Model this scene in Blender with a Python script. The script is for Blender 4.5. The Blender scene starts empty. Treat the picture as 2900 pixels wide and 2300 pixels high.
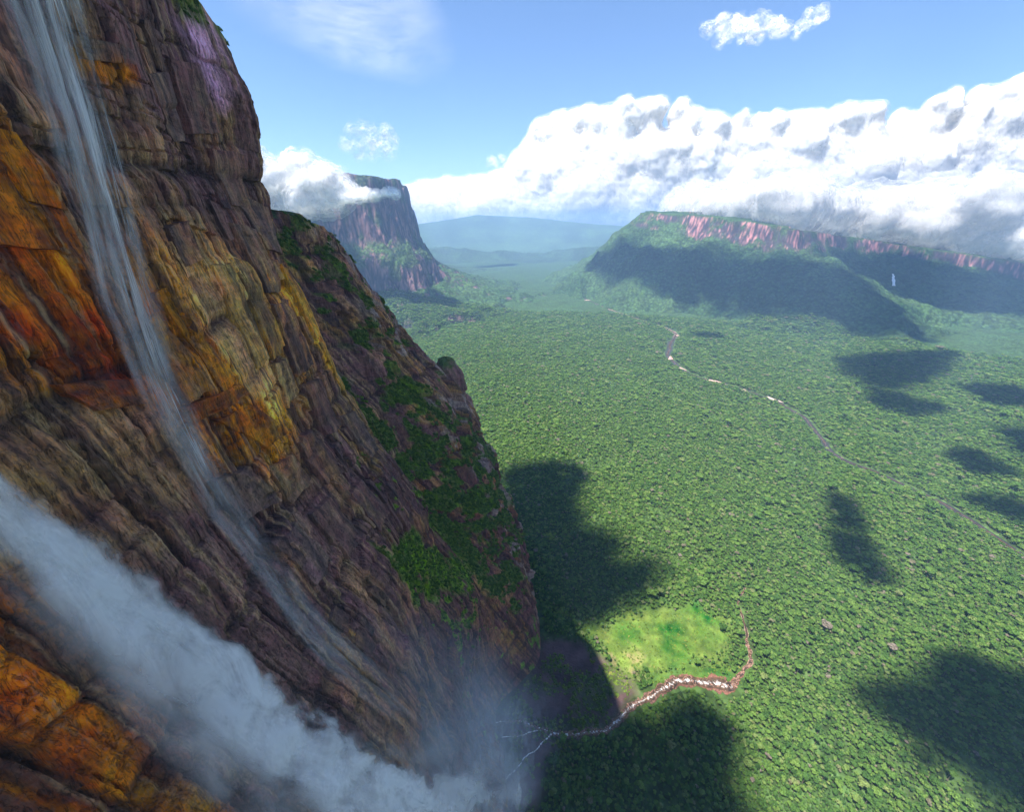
# Aerial view of a tall jungle waterfall dropping down a table-mountain wall, forest valley and far mesas beyond.
import bpy, bmesh, math, random
import numpy as np
from mathutils import Vector, Matrix
random.seed(4); np.random.seed(4)
C = bpy.context.scene.collection
SC = bpy.context.scene
R = math.radians

# ---------------------------------------------------------------- camera
cam_d = bpy.data.cameras.new('camera'); cam = bpy.data.objects.new('camera', cam_d); C.objects.link(cam)
cam.location = (0, 0, 900)
cam_d.sensor_width = 36; cam_d.lens = 36*400/1024
cam_d.clip_start = 1; cam_d.clip_end = 200000
cam.rotation_euler = (R(90)-math.atan(179/400), 0, 0)
SC.camera = cam
# ---------------------------------------------------------------- sky, sun, exposure
SUN_EL, SUN_ROT = R(66), R(241)
W = bpy.data.worlds.new('World'); SC.world = W; W.use_nodes = True
nt = W.node_tree; nt.nodes.clear()
sky = nt.nodes.new('ShaderNodeTexSky'); sky.sky_type = 'NISHITA'; sky.sun_disc = False
sky.sun_elevation = SUN_EL; sky.sun_rotation = SUN_ROT; sky.altitude = 900
sky.air_density = 1.0; sky.dust_density = 0.3; sky.ozone_density = 6.5
bg = nt.nodes.new('ShaderNodeBackground'); bg.inputs[1].default_value = 0.080
wo = nt.nodes.new('ShaderNodeOutputWorld')
nt.links.new(sky.outputs[0], bg.inputs[0]); nt.links.new(bg.outputs[0], wo.inputs[0])
SUN = Vector((math.sin(SUN_ROT)*math.cos(SUN_EL), math.cos(SUN_ROT)*math.cos(SUN_EL), math.sin(SUN_EL)))
sun_d = bpy.data.lights.new('sun', 'SUN'); sun_d.energy = 5.0; sun_d.angle = R(0.55); sun_d.color = (1, .95, .87)
sun = bpy.data.objects.new('sun', sun_d); C.objects.link(sun)
sun.rotation_euler = SUN.to_track_quat('Z', 'Y').to_euler(); sun.location = (0, 0, 3000)
SC.view_settings.view_transform = 'Standard'; SC.view_settings.look = 'None'
SC.view_settings.gamma = 1; SC.view_settings.use_curve_mapping = False; SC.view_settings.exposure = 1.5
cy = SC.cycles
cy.max_bounces = 8; cy.diffuse_bounces = 4; cy.glossy_bounces = 2; cy.transmission_bounces = 3; cy.volume_bounces = 1
cy.transparent_max_bounces = 80; cy.use_denoising = True; cy.sample_clamp_indirect = 6
try: cy.denoiser = 'OPENIMAGEDENOISE'; cy.denoising_prefilter = 'ACCURATE'; cy.denoising_input_passes = 'RGB_ALBEDO_NORMAL'
except Exception: pass
SC.render.use_persistent_data = False

def tag(o, label, cat=None, group=None, kind=None):
    o['label'] = label
    if cat: o['category'] = cat
    if group: o['group'] = group
    if kind: o['kind'] = kind
    return o
# ---------------------------------------------------------------- numeric noise helpers
def hash01(ix, iy, iz, seed=0):
    h = (ix.astype(np.int64)*374761393 + iy.astype(np.int64)*668265263 + iz.astype(np.int64)*2147483647 + seed*974634777) & 0xffffffff
    h = ((h ^ (h >> 13)) * 1274126177) & 0xffffffff
    h = ((h ^ (h >> 16)) * 2246822519) & 0xffffffff
    return ((h ^ (h >> 15)) & 0xffffff) / float(0xffffff)
def vnoise(x, y, z, seed=0):
    x, y, z = np.broadcast_arrays(np.asarray(x, float), np.asarray(y, float), np.asarray(z, float))
    ix, iy, iz = np.floor(x), np.floor(y), np.floor(z)
    fx, fy, fz = x-ix, y-iy, z-iz
    fx = fx*fx*fx*(fx*(fx*6-15)+10); fy = fy*fy*fy*(fy*(fy*6-15)+10); fz = fz*fz*fz*(fz*(fz*6-15)+10)
    ix, iy, iz = ix.astype(np.int64), iy.astype(np.int64), iz.astype(np.int64)
    def H(a, b, c): return hash01(ix+a, iy+b, iz+c, seed)
    flat = not np.any(fz)
    def plane(c):
        a = H(0,0,c)*(1-fx)+H(1,0,c)*fx
        b = H(0,1,c)*(1-fx)+H(1,1,c)*fx
        return a*(1-fy)+b*fy
    p0 = plane(0)
    if flat: return p0*2-1
    return (p0*(1-fz)+plane(1)*fz)*2-1
def fbm(x, y, z=0.0, octaves=5, seed=0, gain=0.5, lac=2.03):
    x, y, z = np.asarray(x, float), np.asarray(y, float), np.asarray(z, float)
    s = 0; a = 1.0; n = 0
    for o in range(octaves):
        s = s + a*vnoise(x, y, z, seed+o*17); n += a
        x, y, z = x*lac+13.7, y*lac+5.1, z*lac
        if np.ndim(z): z = z+7.7
        a *= gain
    return s/n
def ridged(x, y, z=0.0, octaves=4, seed=0):
    s = 0; a = 1.0; n = 0
    x, y, z = np.asarray(x, float), np.asarray(y, float), np.asarray(z, float)
    for o in range(octaves):
        s = s + a*(1-np.abs(vnoise(x, y, z, seed+o*31))*2.0); n += a
        x, y, z = x*2.1+3.3, y*2.1+9.1, z*2.1; a *= .5
    return s/n
def cells(x, y, seed=0, jitter=.9):
    """Worley cells: (random value of the nearest cell, distance to its border)."""
    ix, iy = np.floor(x).astype(np.int64), np.floor(y).astype(np.int64)
    d1 = np.full(x.shape, 9.); d2 = np.full(x.shape, 9.); v = np.zeros(x.shape)
    zz = np.zeros_like(ix)
    for a in (-1,0,1):
        for b in (-1,0,1):
            cx = ix+a+.5+jitter*(hash01(ix+a, iy+b, zz, seed)-.5); cy = iy+b+.5+jitter*(hash01(ix+a, iy+b, zz, seed+5)-.5)
            d = np.hypot(x-cx, y-cy); val = hash01(ix+a, iy+b, zz, seed+9)
            near = d < d1
            d2 = np.where(near, d1, np.minimum(d2, d)); v = np.where(near, val, v); d1 = np.where(near, d, d1)
    return v, d2-d1
def bricks(x, y, seed=0):
    """Broken courses of rectangular blocks: (random value, distance to the nearest joint in block units)."""
    zz = np.zeros(np.shape(x), np.int64)
    y = y+.30*(hash01(np.floor(y).astype(np.int64), zz, zz, seed)-.5)*0
    b = np.floor(y).astype(np.int64); fy = y-b
    cut = .30+.40*hash01(b, zz, zz, seed+1)                       # courses of two unequal heights
    up = fy > cut; b2 = b*2+up; hy = np.where(up, 1-cut, cut); ly = np.where(up, fy-cut, fy)
    xs = x*(.75+.6*hash01(b2, zz, zz, seed+2))+hash01(b2, zz, zz, seed+3)*7
    c = np.floor(xs).astype(np.int64); fx = xs-c
    e = np.minimum(np.minimum(fx, 1-fx), np.minimum(ly, hy-ly))
    return hash01(b2, c, zz, seed+4), e
def sstep(a, b, x):
    t = np.clip((x-a)/(b-a), 0, 1); return t*t*(3-2*t)
def in_poly(px, py, poly):
    poly = np.asarray(poly, float); r = np.zeros(np.shape(px), bool); n = len(poly)
    for i in range(n):
        x1, y1 = poly[i]; x2, y2 = poly[(i+1) % n]
        c = (y1 > py) != (y2 > py)
        with np.errstate(divide='ignore', invalid='ignore'):
            r ^= c & (px < (x2-x1)*(py-y1)/((y2-y1) if y2 != y1 else 1e-9)+x1)
    return r
def seg_dist(px, py, pts):
    """Distance to a polyline and the arc parameter (segment index + fraction) of the nearest point."""
    best = np.full(np.shape(px), 1e12); par = np.zeros(np.shape(px))
    for i in range(len(pts)-1):
        (x1, y1), (x2, y2) = pts[i][:2], pts[i+1][:2]
        dx, dy = x2-x1, y2-y1
        t = np.clip(((px-x1)*dx+(py-y1)*dy)/(dx*dx+dy*dy), 0, 1)
        d = np.hypot(px-x1-t*dx, py-y1-t*dy)
        m = d < best; best = np.where(m, d, best); par = np.where(m, i+t, par)
    return best, par
def soft_poly(px, py, poly, w):
    """1 inside a polygon, 0 outside, blended over about w."""
    d, _ = seg_dist(px, py, list(poly)+[poly[0]])
    return np.clip(.5+np.where(in_poly(px, py, poly), d, -d)/(2*w), 0, 1)

# ---------------------------------------------------------------- shape of the great cliff: x as a function of (y, z)
CLIFF_CTRL = []
def _row(y, **k):
    for z, x in k['p']: CLIFF_CTRL.append((y, z, x))
_row(-300, p=[(1150,-215),(700,-150),(300,-60),(0,0)])
_row(0,    p=[(1150,-205),(925,-192),(696,-142),(520,-85),(300,-40),(100,-5),(0,15)])
_row(150,  p=[(1150,-210),(925,-198),(696,-150),(520,-92),(300,-45),(100,-10),(0,12)])
_row(300,  p=[(1150,-232),(925,-222),(696,-172),(520,-110),(300,-60),(100,-20),(0,8)])
_row(420,  p=[(1150,-262),(1057,-250),(925,-245),(696,-195),(520,-128),(420,-112),(330,-75),(200,-62),(100,-50),(0,-5)])
_row(490,  p=[(1080,-272),(1000,-262),(925,-260),(810,-238),(696,-207),(600,-165),(520,-124),(430,-118),(340,-65),(200,-58),(100,-50),(0,-20)])
_row(520,  p=[(1050,-305),(925,-285),(696,-240),(520,-150),(400,-118),(300,-65),(200,-50),(100,-30),(0,5)])
_row(580,  p=[(1050,-420),(925,-385),(810,-340),(696,-290),(520,-205),(400,-140),(300,-75),(200,-25),(100,15),(0,60)])
_row(650,  p=[(1000,-400),(918,-318),(800,-285),(696,-235),(520,-140),(400,-85),(300,-35),(200,20),(100,58),(0,72)])
_row(720,  p=[(1000,-390),(902,-294),(855,-273),(808,-250),(755,-220),(682,-190),(600,-128),(520,-88),(428,-45),(300,5),(200,35),(100,50),(0,68)])
_row(790,  p=[(1000,-410),(900,-330),(800,-270),(682,-195),(600,-128),(560,-100),(428,-40),(300,-10),(100,20),(0,50)])
_row(880,  p=[(1000,-520),(800,-390),(600,-260),(400,-150),(200,-80),(0,-10)])
_row(1000, p=[(1000,-700),(600,-500),(300,-330),(0,-150)])
_row(1150, p=[(1000,-900),(500,-700),(0,-420)])
CLIFF_CTRL = np.array(CLIFF_CTRL, float)
def _tps(r2): return np.where(r2 > 0, .5*r2*np.log(np.maximum(r2, 1e-12)), 0)
_CN = CLIFF_CTRL[:, :2]/100.
def _fit():
    n = len(_CN); d2 = ((_CN[:, None]-_CN[None])**2).sum(-1)
    A = np.zeros((n+3, n+3)); A[:n, :n] = _tps(d2)+np.eye(n)*.02
    P = np.hstack([np.ones((n, 1)), _CN]); A[:n, n:] = P; A[n:, :n] = P.T
    return np.linalg.solve(A, np.concatenate([CLIFF_CTRL[:, 2], np.zeros(3)]))
_W = _fit()
def cliff_base(y, z):
    y = np.asarray(y, float)/100.; z = np.asarray(z, float)/100.
    out = _W[-3]+_W[-2]*y+_W[-1]*z
    for i in range(len(_CN)):
        out = out+_W[i]*_tps((y-_CN[i, 0])**2+(z-_CN[i, 1])**2)
    return out
def cliff_top(y):
    t = np.interp(y, [-400, 370, 430, 470, 500, 530, 570, 610, 640, 700, 735, 760, 800, 860, 950, 1150], [1150, 1150, 1068, 1040, 1012, 960, 900, 908, 918, 903, 868, 815, 720, 640, 560, 400])
    y = np.asarray(y, float); bt = sstep(600, 640, y)
    return t+4*fbm(y/30., 0., octaves=4, seed=3)+bt*(16*(cells(y/19., 0*y, 12)[0]-.5)+6*fbm(y/7., 0., octaves=3, seed=4))

# ---------------------------------------------------------------- material helpers
def s2l(*c):
    return tuple(((v/255.)/12.92 if v/255. <= .04045 else ((v/255.+.055)/1.055)**2.4) for v in c)
class NB:
    """Small node builder."""
    def __init__(s, name):
        s.m = bpy.data.materials.new(name); s.m.use_nodes = True; s.t = s.m.node_tree; s.t.nodes.clear()
        s.out = s.n('ShaderNodeOutputMaterial')
    def n(s, typ, ins=None, **kw):
        nd = s.t.nodes.new(typ)
        for k, v in kw.items(): setattr(nd, k, v)
        for k, v in (ins or {}).items():
            if hasattr(v, 'is_output') or isinstance(v, bpy.types.NodeSocket): s.t.links.new(v, nd.inputs[k])
            else: nd.inputs[k].default_value = v
        return nd
    def math(s, op, a, b=0.0, c=0.0, clamp=False):
        nd = s.n('ShaderNodeMath', {0: a, 1: b, 2: c}, operation=op); nd.use_clamp = clamp; return nd.outputs[0]
    def ramp(s, fac, stops, interp='LINEAR'):
        nd = s.n('ShaderNodeValToRGB', {0: fac}); nd.color_ramp.interpolation = interp
        el = nd.color_ramp.elements
        while len(el) < len(stops): el.new(.5)
        for e, (p, c) in zip(el, stops): e.position = p; e.color = (*c, 1) if len(c) == 3 else c
        return nd.outputs[0]
    def mapr(s, v, a, b, c=0., d=1., smooth=False):
        nd = s.n('ShaderNodeMapRange', {0: v, 1: a, 2: b, 3: c, 4: d}); nd.clamp = True
        if smooth: nd.interpolation_type = 'SMOOTHSTEP'
        return nd.outputs[0]
    def noise(s, vec, scale, detail=4, rough=.55, dist=0.):
        return s.n('ShaderNodeTexNoise', {'Vector': vec, 'Scale': scale, 'Detail': detail, 'Roughness': rough, 'Distortion': dist}).outputs[0]
    def voro(s, vec, scale, feature='F1', out='Distance'):
        return s.n('ShaderNodeTexVoronoi', {'Vector': vec, 'Scale': scale}, feature=feature).outputs[out]
    def scl(s, vec, sc):
        return s.n('ShaderNodeMapping', {'Vector': vec, 'Scale': sc}).outputs[0]
    def mix(s, f, a, b, typ='MIX'):
        nd = s.n('ShaderNodeMix', data_type='RGBA', blend_type=typ)
        for k, v in ((0, f), (6, a), (7, b)):
            if isinstance(v, bpy.types.NodeSocket): s.t.links.new(v, nd.inputs[k])
            else: nd.inputs[k].default_value = v if k == 0 else (*v[:3], 1)
        return nd.outputs[2]
    def attr(s, name, out='Color'): return s.n('ShaderNodeAttribute', attribute_name=name).outputs[out]
    def pos(s): return s.n('ShaderNodeNewGeometry').outputs['Position']
    def bump(s, h, strength, dist, normal=None):
        d = {'Height': h, 'Strength': strength, 'Distance': dist}
        if normal is not None: d['Normal'] = normal
        return s.n('ShaderNodeBump', d).outputs[0]
    def pbr(s, col, rough=.85, normal=None, spec=.2, **kw):
        d = {'Base Color': col if isinstance(col, bpy.types.NodeSocket) else (*col[:3], 1), 'Roughness': rough, 'Specular IOR Level': spec}
        if normal is not None: d['Normal'] = normal
        d.update(kw); b = s.n('ShaderNodeBsdfPrincipled', d); return b.outputs[0]
    def done(s, sh): s.t.links.new(sh, s.out.inputs[0]); return s.m

def mat_rock():
    b = NB('weathered_rock'); p = b.pos()
    st = b.scl(p, (1, 1, .13)); lay = b.scl(p, (.12, .12, 1))
    n1 = b.noise(st, .22, 8, .65, .4); n2 = b.noise(b.scl(p, (1, 1, .45)), .9, 7, .7); n3 = b.noise(lay, .35, 6, .6)
    crack = b.math('ABSOLUTE', b.math('SUBTRACT', b.noise(b.scl(p, (1, 1, .09)), .30, 5, .6, .8), .5)); n4 = b.noise(b.scl(p, (1, 1, .10)), .85, 6, .7, .3)
    col = b.attr('Col')
    v = b.math('ADD', b.math('MULTIPLY', n1, .95), b.math('MULTIPLY', n2, .75))
    v = b.math('ADD', v, b.math('ADD', b.math('MULTIPLY', n3, .45), b.math('MULTIPLY', n4, .7)))
    f = b.mapr(v, 1.10, 1.78, .28, 2.75)
    c = b.mix(1., col, b.n('ShaderNodeCombineColor', {0: f, 1: f, 2: f}).outputs[0], 'MULTIPLY')
    hs = b.n('ShaderNodeHueSaturation', {'Color': c, 'Hue': b.mapr(b.noise(p, .06, 5), .3, .7, .482, .518), 'Saturation': b.mapr(n2, .3, .7, 1.0, 1.34)}).outputs[0]
    dark = b.mapr(crack, 0., .022, .35, 1.)
    c2 = b.mix(1., hs, b.n('ShaderNodeCombineColor', {0: dark, 1: dark, 2: dark}).outputs[0], 'MULTIPLY')
    h = b.math('ADD', b.math('MULTIPLY', n1, 2.2), b.math('ADD', n2, b.math('MULTIPLY', n3, 1.4)))
    h = b.math('ADD', h, b.math('MULTIPLY', dark, .8))
    return b.done(b.pbr(c2, .78, b.bump(h, .9, 1.6), .25))

def mat_terrain(far=False):
    b = NB('far_mesa_terrain' if far else 'valley_ground'); p = b.pos()
    col = b.attr('Col'); wood = b.attr('wood', 'Fac')
    sc = .035 if far else .06
    vd = b.voro(p, sc); vc = b.voro(p, sc, 'F1', 'Color')
    n = b.noise(p, .004, 8, .62); n2 = b.noise(p, .03, 6, .65)
    f = b.mapr(b.math('ADD', b.math('MULTIPLY', n2, .7), b.math('MULTIPLY_ADD', b.math('SUBTRACT', b.n('ShaderNodeSeparateColor', {0: vc}).outputs[0], .5), b.math('MULTIPLY', wood, .5), .25)), .3, .85, .5, 1.5)
    gap = b.mapr(vd, .35, .85, 1., .55)  # dark gaps between crowns: canopy shade painted into the colour
    f = b.math('MULTIPLY', f, b.math('MULTIPLY_ADD', b.math('SUBTRACT', gap, 1.), wood, 1.))
    f = b.math('MULTIPLY', f, b.mapr(n, .3, .7, .75, 1.28))
    c = b.mix(1., col, b.n('ShaderNodeCombineColor', {0: f, 1: f, 2: f}).outputs[0], 'MULTIPLY')
    c = b.n('ShaderNodeHueSaturation', {'Color': c, 'Hue': b.mapr(n, .3, .7, .485, .512), 'Saturation': 1.}).outputs[0]
    h = b.math('ADD', b.math('MULTIPLY', b.math('SUBTRACT', 1., vd), wood), n2)
    return b.done(b.pbr(c, .9, b.bump(h, .8, 12 if far else 7), .1))

def mat_leaf(name, stops, spread=.26):
    b = NB(name)
    oi = b.n('ShaderNodeObjectInfo').outputs['Random']; gi = b.n('ShaderNodeNewGeometry').outputs['Random Per Island']
    c = b.ramp(oi, stops)
    f = b.mapr(gi, 0, 1, 1-spread, 1+spread*1.2)
    c = b.mix(1., c, b.n('ShaderNodeCombineColor', {0: f, 1: f, 2: f}).outputs[0], 'MULTIPLY')
    d = b.n('ShaderNodeBsdfDiffuse', {'Color': c}).outputs[0]; t = b.n('ShaderNodeBsdfTranslucent', {'Color': c}).outputs[0]
    return b.done(b.n('ShaderNodeMixShader', {0: .36, 1: d, 2: t}).outputs[0])

def mat_spray(name, sx, sy, lo, hi, col=(.96, .92, .90)):
    """Falling spray: 'dens' sets how thick it is, stretched noise along 'flow' tears it into strands."""
    b = NB(name); fl = b.attr('flow', 'Vector'); den = b.attr('dens', 'Fac')
    n1 = b.noise(b.scl(fl, (sx, sy, .05)), 1., 7, .62, .6); n2 = b.noise(b.scl(fl, (sx*.3, sy*.5, .02)), 1., 5, .6, 1.2)
    n = b.math('ADD', b.math('MULTIPLY', n1, .55), b.math('MULTIPLY', n2, .45))
    a = b.math('MULTIPLY', b.mapr(n, lo, hi, 0., 1., True), den, clamp=True)
    d = b.n('ShaderNodeBsdfDiffuse', {'Color': (*col, 1)}).outputs[0]; t = b.n('ShaderNodeBsdfTranslucent', {'Color': (*col, 1)}).outputs[0]
    s = b.n('ShaderNodeMixShader', {0: .5, 1: d, 2: t}).outputs[0]
    return b.done(b.n('ShaderNodeMixShader', {0: a, 1: b.n('ShaderNodeBsdfTransparent').outputs[0], 2: s}).outputs[0])

def mat_cloud(name, scale, lo=.36, hi=.62, trans=.4):
    b = NB(name); p = b.pos(); a0 = b.attr('alpha', 'Fac')
    n = b.noise(p, scale, 9, .62, .3)
    w = b.mapr(a0, .75, 1., 0., 1.)
    a = b.math('MULTIPLY', a0, b.math('MAXIMUM', b.mapr(n, lo, hi, 0., 1., True), w), clamp=True)
    sss = b.n('ShaderNodeBsdfPrincipled', {'Base Color': (.66, .65, .635, 1), 'Roughness': 1., 'Specular IOR Level': 0., 'Subsurface Weight': 1., 'Subsurface Radius': (1, 1, 1), 'Subsurface Scale': .4/scale}); sss.subsurface_method = 'BURLEY'
    t = b.n('ShaderNodeBsdfTranslucent', {'Color': (.66, .65, .64, 1)}).outputs[0]
    s = b.n('ShaderNodeMixShader', {0: trans, 1: sss.outputs[0], 2: t}).outputs[0]
    return b.done(b.n('ShaderNodeMixShader', {0: a, 1: b.n('ShaderNodeBsdfTransparent').outputs[0], 2: s}).outputs[0])

def mat_water(name='white_water'):
    b = NB(name); p = b.pos(); foam = b.attr('foam', 'Fac')
    n = b.noise(p, .22, 7, .7, .8); n2 = b.noise(p, .07, 5, .6)
    k = b.mapr(b.math('ADD', b.math('MULTIPLY', n, .6), b.math('ADD', b.math('MULTIPLY', n2, .3), b.math('MULTIPLY', foam, .5))), .62, .78, 0, 1, True)
    c = b.mix(b.mapr(n2, .4, .62), (.035, .022, .015), (.10, .055, .03)); c = b.mix(k, c, (.82, .82, .8))
    return b.done(b.pbr(c, b.mapr(k, 0, 1, .12, .7), b.bump(n, .5, .8), .5))
def mat_bank():
    b = NB('red_river_rock'); p = b.pos(); col = b.attr('Col')
    n = b.noise(p, .35, 7, .7); vd = b.voro(p, .3)
    f = b.math('MULTIPLY', b.mapr(n, .3, .7, .5, 1.6), b.mapr(vd, 0, .8, 1.2, .6))
    c = b.mix(1., col, b.n('ShaderNodeCombineColor', {0: f, 1: f, 2: f}).outputs[0], 'MULTIPLY')
    return b.done(b.pbr(c, .8, b.bump(b.math('SUBTRACT', 1., vd), .9, 1.5), .2))

M_ROCK = mat_rock(); M_GROUND = mat_terrain(); M_FAR = mat_terrain(True)
M_TREE = mat_leaf('canopy_leaves', [(0, (.052, .112, .028)), (.3, (.082, .164, .036)), (.6, (.116, .208, .044)), (.85, (.160, .256, .055)), (.965, (.20, .25, .085)), (.985, (.21, .19, .12)), (1, (.24, .20, .16))])
M_SHRUB = mat_leaf('cliff_shrub_leaves', [(0, (.07, .11, .024)), (.5, (.115, .18, .035)), (.85, (.17, .25, .042)), (1, (.26, .26, .07))])
M_BARK = NB('tree_bark'); M_BARK = M_BARK.done(M_BARK.pbr(M_BARK.ramp(M_BARK.noise(M_BARK.pos(), 2., 5), [(0, (.06, .045, .03)), (1, (.2, .16, .12))]), .9))
M_WATER = mat_water(); M_BANK = mat_bank()

def mesh_obj(name, V, Fc, mat, parent=None, smooth=True, attrs=None):
    """One mesh object from arrays; attrs: name -> ('FLOAT'|'COLOR'|'VEC', per-vertex array)."""
    me = bpy.data.meshes.new(name); V = np.ascontiguousarray(V, dtype=np.float32); Fc = np.asarray(Fc, dtype=np.int32)
    n, k = Fc.shape
    me.vertices.add(len(V)); me.vertices.foreach_set('co', V.ravel())
    me.loops.add(n*k); me.loops.foreach_set('vertex_index', Fc.ravel())
    me.polygons.add(n); me.polygons.foreach_set('loop_start', np.arange(0, n*k, k, dtype=np.int32))
    try: me.polygons.foreach_set('loop_total', np.full(n, k, dtype=np.int32))
    except Exception: pass
    me.polygons.foreach_set('use_smooth', np.full(n, smooth, dtype=bool))
    for nm, (ty, arr) in (attrs or {}).items():
        arr = np.asarray(arr, dtype=np.float32)
        if ty == 'FLOAT': a = me.attributes.new(nm, 'FLOAT', 'POINT'); a.data.foreach_set('value', arr.ravel())
        elif ty == 'VEC': a = me.attributes.new(nm, 'FLOAT_VECTOR', 'POINT'); a.data.foreach_set('vector', arr.ravel())
        else:
            a = me.attributes.new(nm, 'FLOAT_COLOR', 'POINT'); a.data.foreach_set('color', np.hstack([arr, np.ones((len(arr), 1), np.float32)]).ravel())
    me.update(calc_edges=True); me.validate()
    for m in (mat if isinstance(mat, list) else [mat]): me.materials.append(m)
    o = bpy.data.objects.new(name, me); C.objects.link(o)
    if parent is not None: o.parent = parent
    return o
def grid_faces(nr, nc, keep=None, flip=False):
    i = np.arange(nr*nc).reshape(nr, nc)
    q = np.stack([i[:-1, :-1], i[:-1, 1:], i[1:, 1:], i[1:, :-1]], -1).reshape(-1, 4)
    if keep is not None: q = q[keep.reshape(-1)]
    return q[:, ::-1] if flip else q

# ---------------------------------------------------------------- terrain heights
MESA = [(1900,6300,1105,75,1.), (2250,5900,1055,150,1.), (2750,5350,990,190,1.), (3330,5000,880,255,1.), (3950,5450,815,190,1.), (4500,5650,770,150,1.),
        (5100,5250,650,190,1.), (5800,4800,535,265,1.), (7400,4100,420,260,1.), (9500,3400,380,200,1.), (14000,3500,380,150,.5), (14000,12000,500,100,.5), (6000,12500,800,100,.6), (2600,9000,1050,100,.7)]
def wall_prof(d, zt, ch, L, e, w):
    """height outside a table mountain's rim: cliff of height ch over width w, then scree to zero at L."""
    zc = zt-ch
    return np.where(d < w, zt-ch*np.clip(d/w, 0, 1), zc*np.clip(1-(d-w)/L, 0, 1)**e)
def mesa_right(x, y):
    x = np.asarray(x, float); y = np.asarray(y, float)
    wx = x+130*fbm(x/420, y/420, octaves=5, seed=41); wy = y+130*fbm(x/420, y/420, octaves=5, seed=42)
    P = [(a, b) for a, b, *_ in MESA]; d, par = seg_dist(wx, wy, P+[P[0]])
    ins = in_poly(wx, wy, P)
    k = np.arange(len(P)+1); zt = np.interp(par, k, [m[2] for m in MESA]+[MESA[0][2]]); ch = np.interp(par, k, [m[3] for m in MESA]+[MESA[0][3]])
    ch = ch*.64*(1+.45*fbm(x/260, y/260, octaves=4, seed=43))
    gul = ridged(x/620, y/620, octaves=4, seed=44)
    L = 1450*(1+.35*fbm(x/900, y/900, octaves=3, seed=45)+.25*gul)
    out = wall_prof(d, zt, ch, L, 1.55, 55)
    t = np.clip(d/300, 0, 1)*np.exp(-d/1600)
    out = out+t*75*(gul-.3)*np.clip(out/150, 0, 1)
    # a spur that comes down from the promontory's corner
    ds, ps = seg_dist(x, y, [(3330,5000),(3180,4300),(3330,3550),(3473,3000)])
    spur = np.interp(ps, [0, 1, 2, 3], [600, 330, 120, 0])-ds*.42+50*(gul-.2)
    out = np.maximum(out, spur)
    top = zt+np.minimum(d, 900)*.012+14*fbm(x/180, y/180, octaves=5, seed=46)
    out = out-45*(1-np.clip(out/70, 0, 1))
    return np.where(ins, top, out), np.where(ins, -d, d), ch
LM = [(-1290,5260), (-1480,4900), (-2100,4500), (-3300,4300), (-4600,4600), (-4600,8000), (-2300,8200), (-1500,6600)]
def mesa_left(x, y):
    x = np.asarray(x, float); y = np.asarray(y, float)
    wx = x+75*fbm(x/300, y/300, octaves=6, seed=51, gain=.6)+34*ridged(x/120, y/120, octaves=3, seed=53); wy = y+90*fbm(x/300, y/300, octaves=6, seed=52, gain=.6)
    d, par = seg_dist(wx, wy, LM+[LM[0]]); ins = in_poly(wx, wy, LM)
    east = sstep(5200, 5500, y)
    n = fbm(x/210, y/210, octaves=5, seed=54)
    dd = np.maximum(d*(1+.30*n), 0)
    prof = np.interp(dd, [0, 45, 120, 160, 320, 370, 430, 700, 1500], [1400, 1130, 800, 720, 545, 420, 250, 150, 0])
    tal = np.interp(dd, [0, 40, 100, 190, 290, 700, 1200, 1900], [1400, 1080, 720, 560, 430, 235, 90, 0])
    h = prof*(1-east)+tal*east
    h = h+22*ridged(x/150, y/150, octaves=4, seed=55)*np.clip(h/200, 0, 1)*np.clip(dd/60, 0, 1)
    h = h-45*(1-np.clip(h/70, 0, 1))
    top = 1400+22*fbm(x/140, y/140, octaves=5, seed=56)+np.minimum(d, 400)*.02
    return np.where(ins, top, h), np.where(ins, -d, d)
def ground_h(x, y):
    x = np.asarray(x, float); y = np.asarray(y, float)
    r = np.hypot(x, y)
    h = (10+np.clip(r/500, 0, 40))*fbm(x/900, y/900, octaves=5, seed=61)*np.clip((r-450)/900, 0, 1)+1.6*fbm(x/60, y/60, octaves=4, seed=62)
    h = h+22*np.exp(-np.maximum(x+60-.25*np.maximum(500-y, 0), 0)/85)*sstep(900, 650, y)
    return h+60*sstep(7000, 12000, r)*fbm(x/2500, y/2500, octaves=4, seed=63)
def terrain_h(x, y):
    return np.maximum(np.maximum(ground_h(x, y), mesa_right(x, y)[0]-3), mesa_left(x, y)[0]-3)

RIVER = [(-36,458),(11,466),(58,457),(85,447),(140,449),(188,457),(235,491),(269,509),(326,533),(359,552),(404,547),(450,538),(468,533),(504,563),(540,594),(562,640),(579,690),(590,745),(636,791)]
RIVER_W = [5,6,7,10,12,12,13,14,18,20,24,28,20,8,7,6,5,4,3]
BRANCH = [(78,446),(56,426),(19,404),(-3,380),(-25,350)]
BRANCH2 = [(60,456),(40,447),(10,440),(-20,436)]
FAR_RIVER = [(900,7400),(960,6400),(1021,5596),(1183,4747),(1500,3894),(1509,3610),(1335,3284),(1186,2945),(1183,2612),(1243,2451),(1343,2339),(1443,2198),(1510,2077),(1520,1889),(1466,1703),(1408,1545),(1401,1439),(1472,1357),(1518,1260),(1545,1160),(1544,1048),(1536,912),(1560,700)]
FAR_W = [22,24,26,24,22,34,40,34,32,30,28,26,24,22,22,22,20,20,20,20,20,20,20]
GRASS = [(150,670),(215,700),(287,728),(380,752),(480,745),(540,690),(500,600),(470,560),(377,562),(309,548),(258,548),(207,594)]
FOOT = [(20,640),(100,648),(165,630),(205,594),(237,570),(268,520),(200,470),(120,432),(70,410),(40,330),(-140,250),(-140,480)]
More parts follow.
